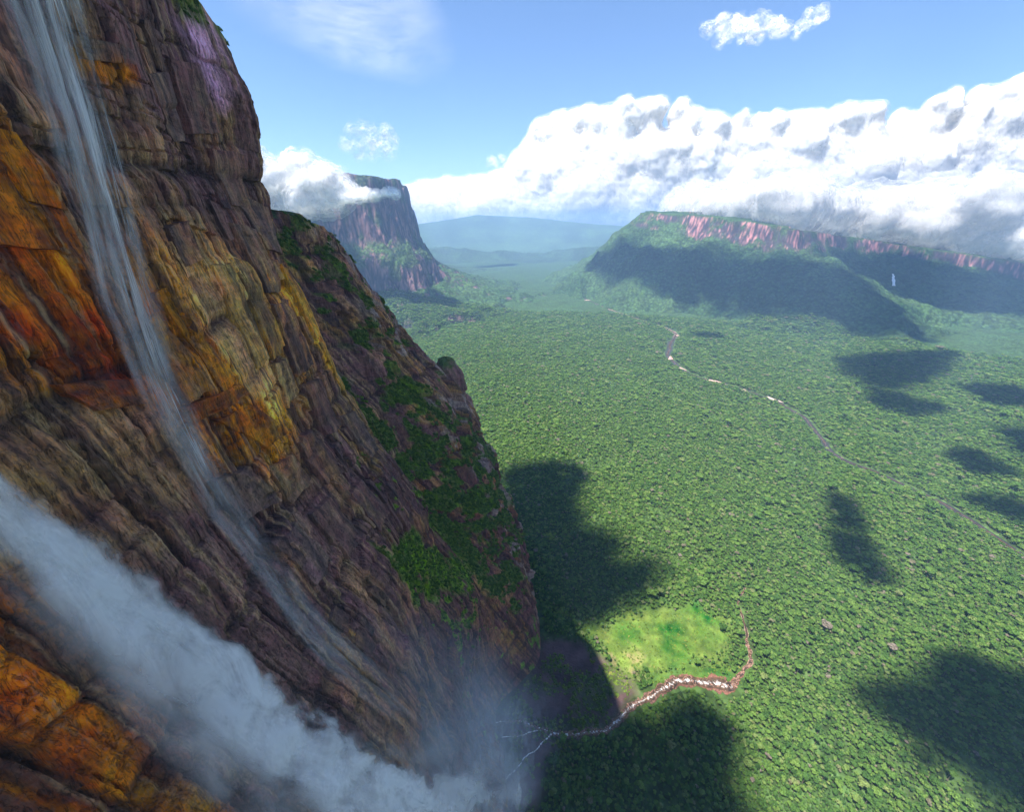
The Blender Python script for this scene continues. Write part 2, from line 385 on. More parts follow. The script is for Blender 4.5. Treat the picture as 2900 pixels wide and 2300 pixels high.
def smooth_line(pts, ws, step, seed, wob):
    pts = np.array(pts, float); ws = np.array(ws, float)
    t = np.concatenate([[0], np.cumsum(np.hypot(*np.diff(pts, axis=0).T))])
    n = max(8, int(t[-1]/step)); q = np.linspace(0, t[-1], n)
    x = np.interp(q, t, pts[:, 0]); y = np.interp(q, t, pts[:, 1]); w = np.interp(q, t, ws)
    for _ in range(4):
        x[1:-1] = (x[:-2]+2*x[1:-1]+x[2:])/4; y[1:-1] = (y[:-2]+2*y[1:-1]+y[2:])/4
    x = x+wob*fbm(q/(step*9), 0., octaves=3, seed=seed); y = y+wob*fbm(q/(step*9), 5., octaves=3, seed=seed+1)
    w = w*(1+.45*fbm(q/(step*6), 9., octaves=3, seed=seed+2))
    return x, y, w, q
RL = smooth_line(RIVER, RIVER_W, 3.0, 71, 5); BL = smooth_line(BRANCH, [5,4,4,3,3], 2.5, 74, 5); BL2 = smooth_line(BRANCH2, [4,3,3,2], 2.5, 77, 4); FL = smooth_line(FAR_RIVER, FAR_W, 14, 80, 10)

def grass_mask(x, y):
    return soft_poly(x+34*fbm(x/60, y/60, octaves=5, seed=91), y+34*fbm(x/40, y/40, octaves=4, seed=92), GRASS, 30)
def foot_mask(x, y):
    return soft_poly(x+16*fbm(x/40, y/40, octaves=4, seed=93), y+16*fbm(x/40, y/40, octaves=4, seed=94), FOOT, 14)
def graded(a, b, fine_a, fine_b, step, grow):
    out = list(np.arange(fine_a, fine_b, step)); s = step; v = out[-1]
    while v < b: s *= grow; v += s; out.append(min(v, b))
    s = step; v = fine_a; pre = []
    while v > a: s *= grow; v -= s; pre.append(max(v, a))
    return np.array(pre[::-1]+out)

def build_ground():
    xs = graded(-13000, 24000, -150, 700, 5, 1.03); ys = graded(-1200, 29500, 250, 1000, 5, 1.025)
    X, Y = np.meshgrid(xs, ys); Z = ground_h(X, Y)
    g = grass_mask(X, Y)*(np.hypot(X, Y) < 1500); f = foot_mask(X, Y)*(np.hypot(X, Y) < 1500)
    f = np.clip(f+sstep(40, -40, X-60)*sstep(900, 700, Y)*sstep(200, 250, Y)*0, 0, 1)
    Z = Z-2.*f*0
    forest = np.array([.038, .075, .023]); col = np.ones(X.shape+(3,))*forest
    near = np.exp(-np.maximum(np.hypot(X, Y)-3600, 0)/600)[..., None]
    col = col*(1-near)+np.array([.060, .105, .030])*near       # forest floor under the built trees
    br = fbm(X/55, Y/55, octaves=5, seed=95)
    gc = np.array([.060, .112, .018])+br[..., None]*np.array([.085, .06, .02])+fbm(X/11, Y/11, octaves=5, seed=89)[..., None]*np.array([.05, .075, .01])
    streak = sstep(.12, .4, fbm((X*.8+Y*.6)/18, (X*.6-Y*.8)/70, octaves=5, seed=96))*soft_poly(X, Y, [(195,650),(262,640),(330,555),(300,540),(245,540)], 18)
    gc = gc*(1-streak[..., None]*.85)+np.array([.26, .17, .10])*streak[..., None]*.85
    col = col*(1-g[..., None])+gc*g[..., None]
    rc = np.array([.085, .052, .05])*(1+.7*fbm(X/25, Y/25, octaves=5, seed=97))[..., None]
    veg = sstep(.0, .3, fbm(X/45, Y/45, octaves=4, seed=98))*.6
    rc = rc*(1-veg[..., None])+np.array([.04, .07, .02])*veg[..., None]
    col = col*(1-f[..., None])+rc*f[..., None]
    wood = np.clip(1-g-f, 0, 1)
    o = mesh_obj('ground', np.stack([X, Y, Z], -1).reshape(-1, 3), grid_faces(*X.shape), M_GROUND, attrs={'Col': ('COLOR', np.clip(col, 0, 1).reshape(-1, 3)), 'wood': ('FLOAT', wood.ravel())})
    tag(o, 'broad flat green valley floor stretching from the cliff foot to the hills', kind='structure')
build_ground()

def build_mesa(name, xs, ys, fn, label, rock, seed):
    X, Y = np.meshgrid(xs, ys); r = fn(X, Y); Z, d = r[0], r[1]
    gy, gx = np.gradient(Z, ys, xs); slope = np.hypot(gx, gy)
    n = fbm(X/120, Y/120, Z/260, octaves=5, seed=seed)
    k = sstep(.95, 1.45, slope+.35*n)
    if name == 'table_mountain_ridge': k = k*(d < 170)
    st = fbm((X+Y)/24, (X-Y)/24, Z/500, octaves=4, seed=seed+3)
    if name == 'table_mountain_ridge':
        st = st+.55*fbm(X/240, Y/240, octaves=3, seed=seed+8)-.12; k = k*sstep(-.35, .05, fbm(X/150, Y/150, Z/90, octaves=4, seed=seed+9)+.1)
    else:
        k = k*(1-.95*sstep(470, 540, Z)*sstep(800, 700, Z)*sstep(-.25, .1, n))*(1-.8*sstep(.18, .35, fbm(X/160, Y/160, Z/200, octaves=4, seed=seed+7)))
    rc = np.array(rock[0])*(1-sstep(-.1, .35, st))[..., None]+np.array(rock[1])*sstep(-.1, .35, st)[..., None]
    gc = np.array([.038, .074, .024])+fbm(X/300, Y/300, octaves=5, seed=seed+5)[..., None]*np.array([.02, .03, .01])
    col = gc*(1-k[..., None])+rc*k[..., None]
    keep = (Z > ground_h(X, Y)-25); kf = keep[:-1, :-1] | keep[1:, 1:] | keep[:-1, 1:] | keep[1:, :-1]
    Zb = np.where(keep, Z, ground_h(X, Y)-6)
    o = mesh_obj(name, np.stack([X, Y, Zb], -1).reshape(-1, 3), grid_faces(*X.shape, keep=kf), M_FAR, attrs={'Col': ('COLOR', np.clip(col, .005, 1).reshape(-1, 3)), 'wood': ('FLOAT', (1-k).ravel())})
    return tag(o, label, kind='structure')
build_mesa('table_mountain_ridge', graded(500, 11000, 1500, 6200, 17, 1.05), graded(2300, 9500, 2700, 6500, 17, 1.06), mesa_right, 'long flat forested ridge with a pink cliff band under white cloud', [(.045, .036, .042), (.35, .16, .16)], 101)
build_mesa('table_mountain', graded(-3600, 900, -1900, -500, 9, 1.05), graded(3700, 7800, 4500, 6100, 10, 1.05), mesa_left, 'steep blue-purple table mountain with mist across its top', [(.042, .030, .045), (.22, .12, .12)], 111)

def build_hills():
    xs = np.linspace(-11000, 21000, 330); ys = np.linspace(13500, 26500, 130); X, Y = np.meshgrid(xs, ys)
    crest = np.interp(X, [-11000, -5200, -3600, -1600, 700, 3000, 5400, 9000, 21000], [700, 900, 1120, 1430, 1330, 1120, 930, 840, 700])
    e = np.exp(-((Y-19500-900*fbm(X/5000, 0., octaves=2, seed=121))/2900)**2)
    Z = crest*e*(1+.10*fbm(X/1500, Y/1500, octaves=5, seed=122)*(1-e*.75))+60*ridged(X/1800, Y/1800, octaves=5, seed=123)*e*(1-e)-30
    col = np.ones(X.shape+(3,))*np.array([.05, .09, .03])*(1+.5*fbm(X/800, Y/800, octaves=5, seed=124))[..., None]
    o = mesh_obj('hills', np.stack([X, Y, Z], -1).reshape(-1, 3), grid_faces(*X.shape), M_FAR, attrs={'Col': ('COLOR', np.clip(col, .01, 1).reshape(-1, 3)), 'wood': ('FLOAT', np.ones(X.size))})
    tag(o, 'distant blue forested hill range along the horizon', kind='structure')
build_hills()
def build_ridge(name, y0, wdt, prof, label, seed):
    xs = np.linspace(prof[0][0], prof[-1][0], 300); ys = np.linspace(y0-3*wdt, y0+3*wdt, 90); X, Y = np.meshgrid(xs, ys)
    c_ = np.interp(X, [p[0] for p in prof], [p[1] for p in prof]); e = np.exp(-((Y-y0-700*fbm(X/2600, 0., octaves=3, seed=seed))/wdt)**2)
    Z = c_*e*(1+.28*fbm(X/900, Y/900, octaves=5, seed=seed+1))+70*ridged(X/900, Y/900, octaves=4, seed=seed+2)*e*np.clip(c_/150, 0, 1)-70
    col = np.ones(X.shape+(3,))*np.array([.035, .065, .026])*(1+.6*fbm(X/500, Y/500, octaves=5, seed=seed+3))[..., None]
    o = mesh_obj(name, np.stack([X, Y, Z], -1).reshape(-1, 3), grid_faces(*X.shape), M_FAR, attrs={'Col': ('COLOR', np.clip(col, .01, 1).reshape(-1, 3)), 'wood': ('FLOAT', np.ones(X.size))})
    tag(o, label, kind='structure')
build_ridge('foothills', 12800, 850, [(-4200,120),(-2600,420),(-900,330),(300,210),(1500,300),(3200,520),(5200,420)], 'low blue forested foothills below the distant hill range', 131)
build_ridge('foothills', 9600, 520, [(-3000,30),(-1900,190),(-700,110),(300,30),(1200,60),(2300,240),(3200,200)], 'nearer low green rise in the valley beyond the left table mountain', 141)

# ---------------------------------------------------------------- the cliff
def block_field(y, z):
    """Jointed sandstone: blocks of several sizes standing proud or sunk, ribs and bedding ledges."""
    wy = y+4.5*fbm(y/60, z/80, octaves=5, seed=201)+.10*(z-700); wz = z+6*fbm(y/70, z/60, octaves=5, seed=202)-.05*y
    v1, e1 = bricks(wy/27, wz/230, 203); v2, e2 = bricks(wy/10+4, wz/105, 204); v3, e3 = bricks(wy/4.2, wz/48, 205); v0, e0 = cells(wy/42, wz/120, 216)
    a = 6*(v0-.5)+8.0*(v1-.5)-4.0*np.exp(-(e1/.025)**2)
    pt = sstep(-.25, .25, fbm(y/60, z/90, octaves=3, seed=217)); pt2 = sstep(-.15, .25, fbm(y/35, z/50, octaves=3, seed=218))
    b = 4.2*(v2-.5)-1.8*np.exp(-(e2/.04)**2)
    c_ = 1.5*(v3-.5)-.5*np.exp(-(e3/.06)**2)
    rib = 1.3*ridged(wy/17, z/190, octaves=4, seed=206)+.7*ridged(wy/6, z/80, octaves=3, seed=207)
    led = .8*np.abs(fbm(y/260, z/19, octaves=4, seed=208))+.9*fbm(y/90, z/6.5, octaves=3, seed=209)
    big = 11*fbm(y/130, z/170, octaves=3, seed=210)
    fine = .40*fbm(y/4, z/7, octaves=4, seed=211)
    stp = sstep(590, 650, y)*(20*(cells(wy/44, wz/100, 212)[0]-.5)+8*(cells(wy/17, wz/42, 213)[0]-.5))
    fis = -5.5*np.exp(-(fbm((y+.10*(z-700))/24, z/260, octaves=4, seed=214)/.014)**2)-3*np.exp(-(fbm(y/200, z/46, octaves=4, seed=215)/.014)**2)
    return big+a+b*(.35+.65*pt)+c_*(.15+.85*pt2)+rib+led+fine+stp+fis
def cliff_x(y, z, top):
    y = np.asarray(y, float); z = np.asarray(z, float)
    amt = sstep(-20, 120, z)*(.35+.65*sstep(top, top-45, z))
    damp = np.interp(y, [560, 640, 1100], [1., 1.15, 1.15])
    return cliff_base(y, z)-4+block_field(y, z)*amt*damp
def near_poly(y, z, poly, w, warp=10, seed=0):
    return soft_poly(y+warp*fbm(y/26, z/40, octaves=4, seed=300+seed), z+warp*1.5*fbm(y/26, z/40, octaves=4, seed=330+seed), poly, w)
REG = [  # stained and fresh rock, plus one painted sunlit edge: colour, outline in (y, z) on the wall, softness
 ((.30,.15,.07), [(225,885),(300,890),(400,880),(420,790),(370,735),(330,690),(270,715),(215,760),(198,830)], 16),
 ((.20,.115,.072), [(0,860),(130,850),(170,835),(200,790),(195,757),(160,765),(100,760),(0,800)], 10),
 ((.27,.088,.028), [(60,1000),(195,943),(201,925),(200,890),(196,860),(199,830),(190,808),(165,834),(139,850),(60,860)], 5),
 ((.20,.05,.026), [(140,885),(196,872),(197,823),(172,836),(150,846)], 7),
 ((.30,.105,.032), [(228,868),(247,836),(267,792),(305,764),(313,735),(290,728),(250,745),(215,782),(203,800),(206,850)], 6),
 ((.36,.20,.10), [(300,876),(360,875),(352,840),(346,760),(304,760),(272,790),(258,842),(274,874)], 4),
 ((.24,.14,.085), [(262,868),(300,872),(300,800),(275,795),(255,835)], 6),
 ((.47,.25,.10), [(288,782),(318,756),(304,734),(272,738)], 5),
 ((.30,.10,.03), [(90,795),(103,780),(102,755),(92,690),(88,640),(0,640),(0,820)], 6),
 ((.27,.095,.03), [(262,986),(306,995),(304,984),(260,972)], 3),
 ((.17,.10,.07), [(292,966),(309,950),(302,930),(272,935)], 5),
 ((.24,.14,.20), [(385,1040),(430,1062),(428,1003),(402,1000)], 6),
 ((.44,.22,.075), [(423,866),(470,850),(481,724),(458,703),(431,768),(411,840)], 3),
 ((.46,.36,.31), [(472,846),(486,838),(490,722),(474,706),(464,772)], 3),  # sunlit edge of the orange panel, painted pale
]
VEG = [  # green slopes on the wall
 ([(683,664),(704,549),(755,443),(690,300),(593,340),(540,440),(600,530),(626,578),(641,662)], 10, 1.),
 ([(320,588),(420,522),(475,445),(550,356),(548,300),(430,400),(330,500)], 9, 1.),
 ([(600,930),(646,935),(705,910),(700,865),(664,835),(620,870)], 9, .6),
 ([(655,790),(689,741),(683,664),(640,660),(640,726)], 8, .8),
 ([(500,880),(560,860),(600,700),(590,560),(520,480),(495,560),(515,700)], 8, .7),
 ([(640,860),(700,850),(700,800),(655,790),(640,820)], 7, .4),
 ([(690,560),(760,520),(770,330),(720,250),(690,330)], 8, .8),
 ([(560,420),(640,330),(660,180),(600,150),(560,260)], 8, .8),
 ([(380,1085),(450,1085),(490,1030),(440,1050),(380,1058)], 5, .7),
]
def cliff_colour(y, z, disp):
    n = fbm(y/30, z/75, octaves=6, seed=221); n2 = fbm(y/9, z/60, octaves=5, seed=222); n3 = fbm(y/70, z/110, octaves=4, seed=223)
    col = np.array([.155, .080, .070])*np.ones(y.shape+(1,))
    t = sstep(.02, .32, n+.4*n2)[..., None]; col = col*(1-t)+np.array([.27, .145, .092])*t
    t = sstep(.16, .40, n3+.3*n2)[..., None]*.8; col = col*(1-t)+np.array([.34, .19, .085])*t
    for i, (rgb, poly, w) in enumerate(REG):
        m = near_poly(y, z, poly, w*1.6, 11, i)[..., None]
        m = m*(.68+.32*sstep(-.35, .05, n+.25*n2))[..., None]
        v = 1+.5*n2[..., None]+.35*n[..., None]
        col = col*(1-m)+np.array(rgb)*1.85*v*m*np.array([1,.95,.85])
    wy = y+4.5*fbm(y/60, z/80, octaves=5, seed=201)+.10*(z-700); wz = z+6*fbm(y/70, z/60, octaves=5, seed=202)-.05*y
    q1, g1 = bricks(wy/27, wz/230, 203); q2, g2 = bricks(wy/10+4, wz/105, 204); q3, g3 = bricks(wy/4.2, wz/48, 205)
    col = col*(1+.55*(q1-.5)+.6*(q2-.5)+.2*(q3-.5))[..., None]*1.12
    jo = np.maximum(np.exp(-(g1/.02)**2)*.75, np.exp(-(g2/.035)**2)*.35)[..., None]; col = col*(1-jo)+np.array([.04, .026, .026])*jo
    # dark mineral streaks that run down the rock, and pale scoured ones
    s1 = sstep(.06, .34, fbm(y/3.6+.03*z, z/110, octaves=5, seed=231)+.35*n3)[..., None]*.80
    col = col*(1-s1)+np.array([.070, .038, .034])*s1
    s2 = sstep(.26, .5, fbm(y/3.+.03*z, z/80, octaves=4, seed=232))[..., None]*.55
    col = col*(1-s2)+np.array([.42, .27, .16])*s2
    dk = np.exp(-(fbm((y+.10*(z-700))/24, z/260, octaves=4, seed=214)/.022)**2)[..., None]*.6; col = col*(1-dk)+np.array([.045, .03, .03])*dk
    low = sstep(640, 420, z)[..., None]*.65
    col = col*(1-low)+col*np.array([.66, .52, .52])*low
    ed = sstep(655, 700, y)*sstep(.05, .3, fbm(y/16, z/30, octaves=5, seed=235))[..., None][..., 0]*.7  # pale rocks of the buttress's right rim, sunlit tone painted in
    col = col*(1-ed[..., None])+np.array([.34, .25, .22])*ed[..., None]
    return np.clip(col, .006, .8)
def veg_mask(y, z):
    v = np.zeros(y.shape)
    for i, (poly, w, a) in enumerate(VEG):
        v = np.maximum(v, near_poly(y, z, poly, w, 16, 20+i)*a)
    n = fbm(y/20, z/26, octaves=5, seed=241)
    far = sstep(575, 620, y); v = np.clip(v*sstep(-.42+.36*far, -.05+.26*far, n+.35*(v-.5)), 0, 1)
    m = fbm(y/13, z/17, octaves=5, seed=244)+.5*fbm(y/70, z/80, octaves=3, seed=245)
    extra = sstep(.30, .48, m+.05*sstep(560, 700, y)-.06)*np.clip(sstep(760, 640, z)*sstep(330, 420, y)+sstep(560, 620, y), 0, 1)
    return np.maximum(v, extra*.9)

def cliff_part(name, ys, zw, label, back):
    Y, Wn = np.meshgrid(ys, zw); top = cliff_top(Y); Z = Wn*(top+40)-40
    X = cliff_x(Y, Z, top); disp = X-cliff_base(Y, Z)
    v = veg_mask(Y, Z); X = X+v*1.5*fbm(Y/9, Z/9, octaves=4, seed=242)
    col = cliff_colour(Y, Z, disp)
    vg = np.where(((Y < 575) & (Z < 620))[..., None], np.array([.15, .225, .035]), np.array([.12, .18, .035]))*(1+.6*fbm(Y/14, Z/14, octaves=4, seed=243))[..., None]
    col = col*(1-v[..., None])+vg*v[..., None]
    # the plateau behind the rim
    nb = 16; off = (np.arange(1, nb+1)/nb)**1.8*back
    YB = np.repeat(ys[None], nb, 0); xr = X[-1][None]; zr = Z[-1][None]
    XB = xr-off[:, None]-2; ZB = zr+3.5*(1-np.exp(-off[:, None]/12))+.045*off[:, None]*(YB < 480)+9*fbm(YB/60, XB/60, octaves=5, seed=251)*np.clip(off[:, None]/60, 0, 1)
    ZB = np.where(YB >= 480, zr+np.minimum(6, off[:, None]*.3)-.08*off[:, None], ZB)
    CB = np.array([.05, .07, .025])*(1+.6*fbm(YB/20, XB/20, octaves=4, seed=252))[..., None]
    V = np.concatenate([np.stack([X, Y, Z], -1), np.stack([XB, YB, ZB], -1)], 0); CC = np.concatenate([col, CB], 0)
    nr = V.shape[0]
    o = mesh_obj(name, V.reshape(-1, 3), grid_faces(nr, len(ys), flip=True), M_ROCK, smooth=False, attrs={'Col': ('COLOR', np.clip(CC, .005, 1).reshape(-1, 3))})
    return tag(o, label, kind='structure'), (X, Y, Z, v)
ys_main = np.concatenate([np.arange(-300, 50, 9), np.arange(50, 330, 1.0), np.arange(330, 576, 1.3)])
zw = np.concatenate([np.linspace(0, .42, 190, endpoint=False), np.linspace(.42, .60, 130, endpoint=False), np.linspace(.60, .96, 440, endpoint=False), np.linspace(.96, 1., 24)])
CL, grid_main = cliff_part('cliff', ys_main, zw, 'towering dark orange-stained sandstone wall that the waterfalls drop down', 1600)
ys_but = np.concatenate([np.arange(574.7, 860, 1.5), np.arange(860, 1150, 5)])
zw2 = np.concatenate([np.linspace(0, .9, 420, endpoint=False), np.linspace(.9, 1., 40)])
BT, grid_but = cliff_part('cliff_buttress', ys_but, zw2, 'lower green-streaked rock buttress standing out behind the main wall', 500)

SURF = {}
def surf(y, z):
    """Point on the finished rock face."""
    y = np.asarray(y, float); z = np.asarray(z, float)
    return np.stack([cliff_x(y, z, cliff_top(y)), y, z], -1)
# loose and standing slabs of bedded sandstone, each a part of the wall
def slab(parent, quad, thick, rgb, seed, ny=11, nz=15, nm='rock_slab'):
    q = np.array(quad, float); u = np.r_[0, np.linspace(.03, .97, ny-2), 1]; w = np.r_[0, np.linspace(.02, .98, nz-2), 1]; U, Wv = np.meshgrid(u, w)
    p = (q[0][None, None]*((1-U)*(1-Wv))[..., None]+q[1]*(U*(1-Wv))[..., None]+q[2]*(U*Wv)[..., None]+q[3]*((1-U)*Wv)[..., None])
    Y, Z = p[..., 0], p[..., 1]
    wob = .05*np.hypot(*(q[2]-q[0])); Y = Y+wob*.35*fbm(Y/12, Z/12, octaves=3, seed=seed); Z = Z+wob*.5*fbm(Y/12, Z/12, octaves=3, seed=seed+1)
    I, J = np.meshgrid(np.arange(ny), np.arange(nz)); e = np.minimum(np.minimum(I, ny-1-I), np.minimum(J, nz-1-J)).astype(float)
    base = cliff_base(Y, Z)-4+9*fbm(Y/130, Z/170, octaves=3, seed=210)
    X = .55*base+.45*cliff_x(Y, Z, cliff_top(Y))+np.where(e < .5, -6.0, .55*thick*(.8+.2*np.clip(e-.5, 0, 1))+thick*.30*fbm(Y/9, Z/22, octaves=4, seed=seed+2)+1.6)
    n = fbm(Y/7, Z/40, octaves=5, seed=seed+3); n2 = fbm(Y/3, Z/25, octaves=4, seed=seed+4)
    col = (np.array(rgb)*1.45*(1+.5*n+.35*n2)[..., None])*.5+.5*cliff_colour(Y, Z, 0)
    s1 = sstep(.05, .35, fbm(Y/4, Z/70, octaves=4, seed=seed+5))[..., None]*.7; col = col*(1-s1)+np.array([.045, .03, .03])*s1
    col = np.where((e < .5)[..., None], col*.75, col)
    return mesh_obj(nm, np.stack([X, Y, Z], -1).reshape(-1, 3), grid_faces(nz, ny, flip=True), M_ROCK, parent, smooth=False, attrs={'Col': ('COLOR', np.clip(col, .006, .8).reshape(-1, 3))})
TAN, ORG, PUR, RED, GRY, PAL = (.36,.20,.075), (.36,.12,.034), (.135,.068,.055), (.23,.062,.03), (.21,.125,.08), (.46,.34,.27)
SL = [([(300,876),(328,876),(318,800),(290,800)], 3.0, TAN), ([(330,880),(360,876),(354,800),(324,796)], 4.2, TAN), ([(322,794),(350,792),(346,757),(312,757)], 3.2, (.27,.17,.09)),
      ([(424,868),(466,852),(474,790),(428,786)], 5.0, (.44,.22,.075)), ([(430,784),(474,788),(480,724),(458,708)], 4.0, (.46,.25,.09)),
      ([(474,848),(484,840),(489,772),(478,776)], 3.0, PAL), ([(479,774),(488,770),(492,724),(482,718)], 3.0, PAL),  # pale slabs with the panel's sunlit edge painted in
      ([(203,806),(262,800),(268,789),(206,795)], 4.2, RED), ([(230,862),(248,846),(264,800),(240,802)], 2.6, ORG), ([(206,850),(226,860),(236,806),(212,806)], 2.4, (.2,.11,.06)),
      ([(228,788),(262,786),(300,742),(262,748)], 2.2, ORG), ([(262,990),(306,998),(306,990),(262,980)], 3.5, (.10,.07,.055)), ([(270,900),(298,905),(296,880),(268,876)], 3.6, PUR),
      ([(366,905),(410,900),(402,842),(364,846)], 4.5, (.14,.085,.055)), ([(362,838),(402,836),(396,768),(358,770)], 4.5, PUR), ([(402,930),(470,918),(466,872),(410,880)], 4., (.16,.09,.06)),
      ([(152,842),(192,830),(196,815),(160,826)], 2.6, RED), ([(140,930),(184,925),(190,890),(146,896)], 2.6, ORG), ([(96,772),(118,766),(116,738),(94,742)], 2.2, (.17,.08,.05)),
      ([(318,990),(352,1000),(352,958),(320,952)], 4., (.12,.07,.06)), ([(358,1010),(398,1018),(396,970),(360,964)], 4.5, PUR), ([(380,960),(430,962),(424,918),(378,916)], 4.4, PUR),
      ([(200,760),(238,748),(246,712),(206,724)], 3., (.13,.085,.07)), ([(250,738),(290,726),(300,690),(256,700)], 3.2, GRY), ([(310,726),(352,718),(358,664),(316,676)], 3.6, PUR),
      ([(366,760),(410,750),(414,690),(370,700)], 4., PUR), ([(420,700),(456,690),(460,630),(424,640)], 4., (.11,.07,.06)), ([(215,700),(250,690),(258,640),(220,650)], 3., (.10,.065,.06)),
      ([(270,680),(310,668),(318,612),(276,622)], 3., PUR), ([(336,650),(380,640),(388,585),(342,596)], 3.4, PUR)]
rs = np.random.RandomState(5)
for i, (qd, th, rgb) in enumerate(SL): slab(CL, qd, th, rgb, 400+i*11)
cnt = 0
while cnt < 44:                                   # smaller blocks between the big ones
    y0 = rs.uniform(75, 490); z0 = rs.uniform(560, 1030)
    h = rs.uniform(12, 34); w = rs.uniform(6, 15); sk = -.14*h
    if any(in_poly(np.array([y0]), np.array([z0]), [(a, b) for a, b in qd])[0] for qd, _, _ in SL): continue
    c0 = cliff_colour(np.array([[y0]]), np.array([[z0-h/2]]), 0)[0, 0]*rs.uniform(.8, 1.35)
    slab(CL, [(y0, z0), (y0+w, z0+rs.uniform(-3, 3)), (y0+w-sk, z0-h), (y0-sk, z0-h+rs.uniform(-4, 4))], rs.uniform(.8, 2.0), tuple(c0), 900+cnt*13, 7, 9); cnt += 1
for i in range(16):
    y0 = rs.uniform(640, 760); z0 = rs.uniform(180, 860); h = rs.uniform(25, 60); w = rs.uniform(12, 26)
    if z0 > cliff_top(np.array([y0]))[0]-15: continue
    c0 = cliff_colour(np.array([[y0]]), np.array([[z0-h/2]]), 0)[0, 0]*rs.uniform(.55, .9)
    if veg_mask(np.array([[y0+8.]]), np.array([[z0-h/2]]))[0, 0] > .3: continue
    slab(BT, [(y0, z0), (y0+w, z0+rs.uniform(-5, 5)), (y0+w-5, z0-h), (y0-5, z0-h)], rs.uniform(2., 5.), tuple(c0), 2900+i*13, 7, 9)

# rock pinnacle that leans off the buttress
def pinnacle(name, base, top, r0, r1, label, seed):
    nz, na = 70, 64; t = np.linspace(0, 1, nz)[:, None]; a = np.linspace(0, 2*math.pi, na, endpoint=False)[None]
    b = np.array(base, float); tp = np.array(top, float)
    r = (r0*(1-t)+r1*t)*np.where(t > .90, np.sqrt(np.clip(1-((t-.90)/.10)**2, 0, 1))*.75+.25*(t < .995), 1)
    z = b[2]+(tp[2]-b[2])*t+0*a; cx = b[0]+(tp[0]-b[0])*t+5*fbm(z/40, 0*z, octaves=3, seed=seed+9); cyy = b[1]+(tp[1]-b[1])*t
    ca, sa = np.cos(a), np.sin(a); poly = 1/np.maximum(np.abs(np.cos(((a+.5) % 1.2566)-.6283)), .8)*.92       # five blunt corners
    r = r*poly*(1+.22*fbm(ca*1.4+0*t, sa*1.4+0*t, z/40, octaves=4, seed=seed)+.26*(cells(a*1.6+0*t, z/26, seed+1)[0]-.5)+.12*(cells(a*4+0*t, z/9, seed+6)[0]-.5)+.08*fbm(ca*5, sa*5, z/7, octaves=4, seed=seed+2))
    V = np.stack([cx+r*ca, cyy+r*sa*1.15, z+3*fbm(ca*3+0*t, sa*3+0*t, t*9, octaves=3, seed=seed+5)*(t > .5)], -1); n_ = fbm(ca*3, sa*3, z/24, octaves=5, seed=seed+3)
    col = np.array([.22, .12, .10])*(1+.8*n_)[..., None]
    g = (np.maximum(sstep(.86, .97, t+.10*fbm(ca*2, sa*2, z/10, octaves=3, seed=seed+4)), sstep(.12, .3, fbm(ca*2.4, sa*2.4, z/16, octaves=4, seed=seed+8))*.25))[..., None]; col = col*(1-g)+np.array([.06, .085, .02])*g
    i = np.arange(nz*na).reshape(nz, na); j = np.roll(i, -1, 1)
    F = np.stack([i[:-1], j[:-1], j[1:], i[1:]], -1).reshape(-1, 4)
    o = mesh_obj(name, V.reshape(-1, 3), F, M_ROCK, attrs={'Col': ('COLOR', np.clip(col, .01, 1).reshape(-1, 3))})
    return tag(o, label, 'rock')
pinnacle('rock_pinnacle', (-118, 815, 470), (-140, 824, 646), 46, 19, 'squat rock pinnacle with a green top beside the buttress', 501)

# ---------------------------------------------------------------- haze over the whole valley
hz = bpy.data.meshes.new('haze'); bmh = bmesh.new(); bmesh.ops.create_cube(bmh, size=1.0); bmh.to_mesh(hz); bmh.free()
HZ = bpy.data.objects.new('haze', hz); C.objects.link(HZ); HZ.scale = (42000, 33000, 2120); HZ.location = (5500, 14500, 620)
hb = NB('valley_haze'); hv = hb.n('ShaderNodeVolumePrincipled', {'Color': (.40, .62, 1., 1), 'Density': 5.2e-5, 'Anisotropy': .25}); hb.t.links.new(hv.outputs[0], hb.out.inputs[1])
hz.materials.append(hb.m); tag(HZ, 'thin blue haze filling the valley', kind='stuff')

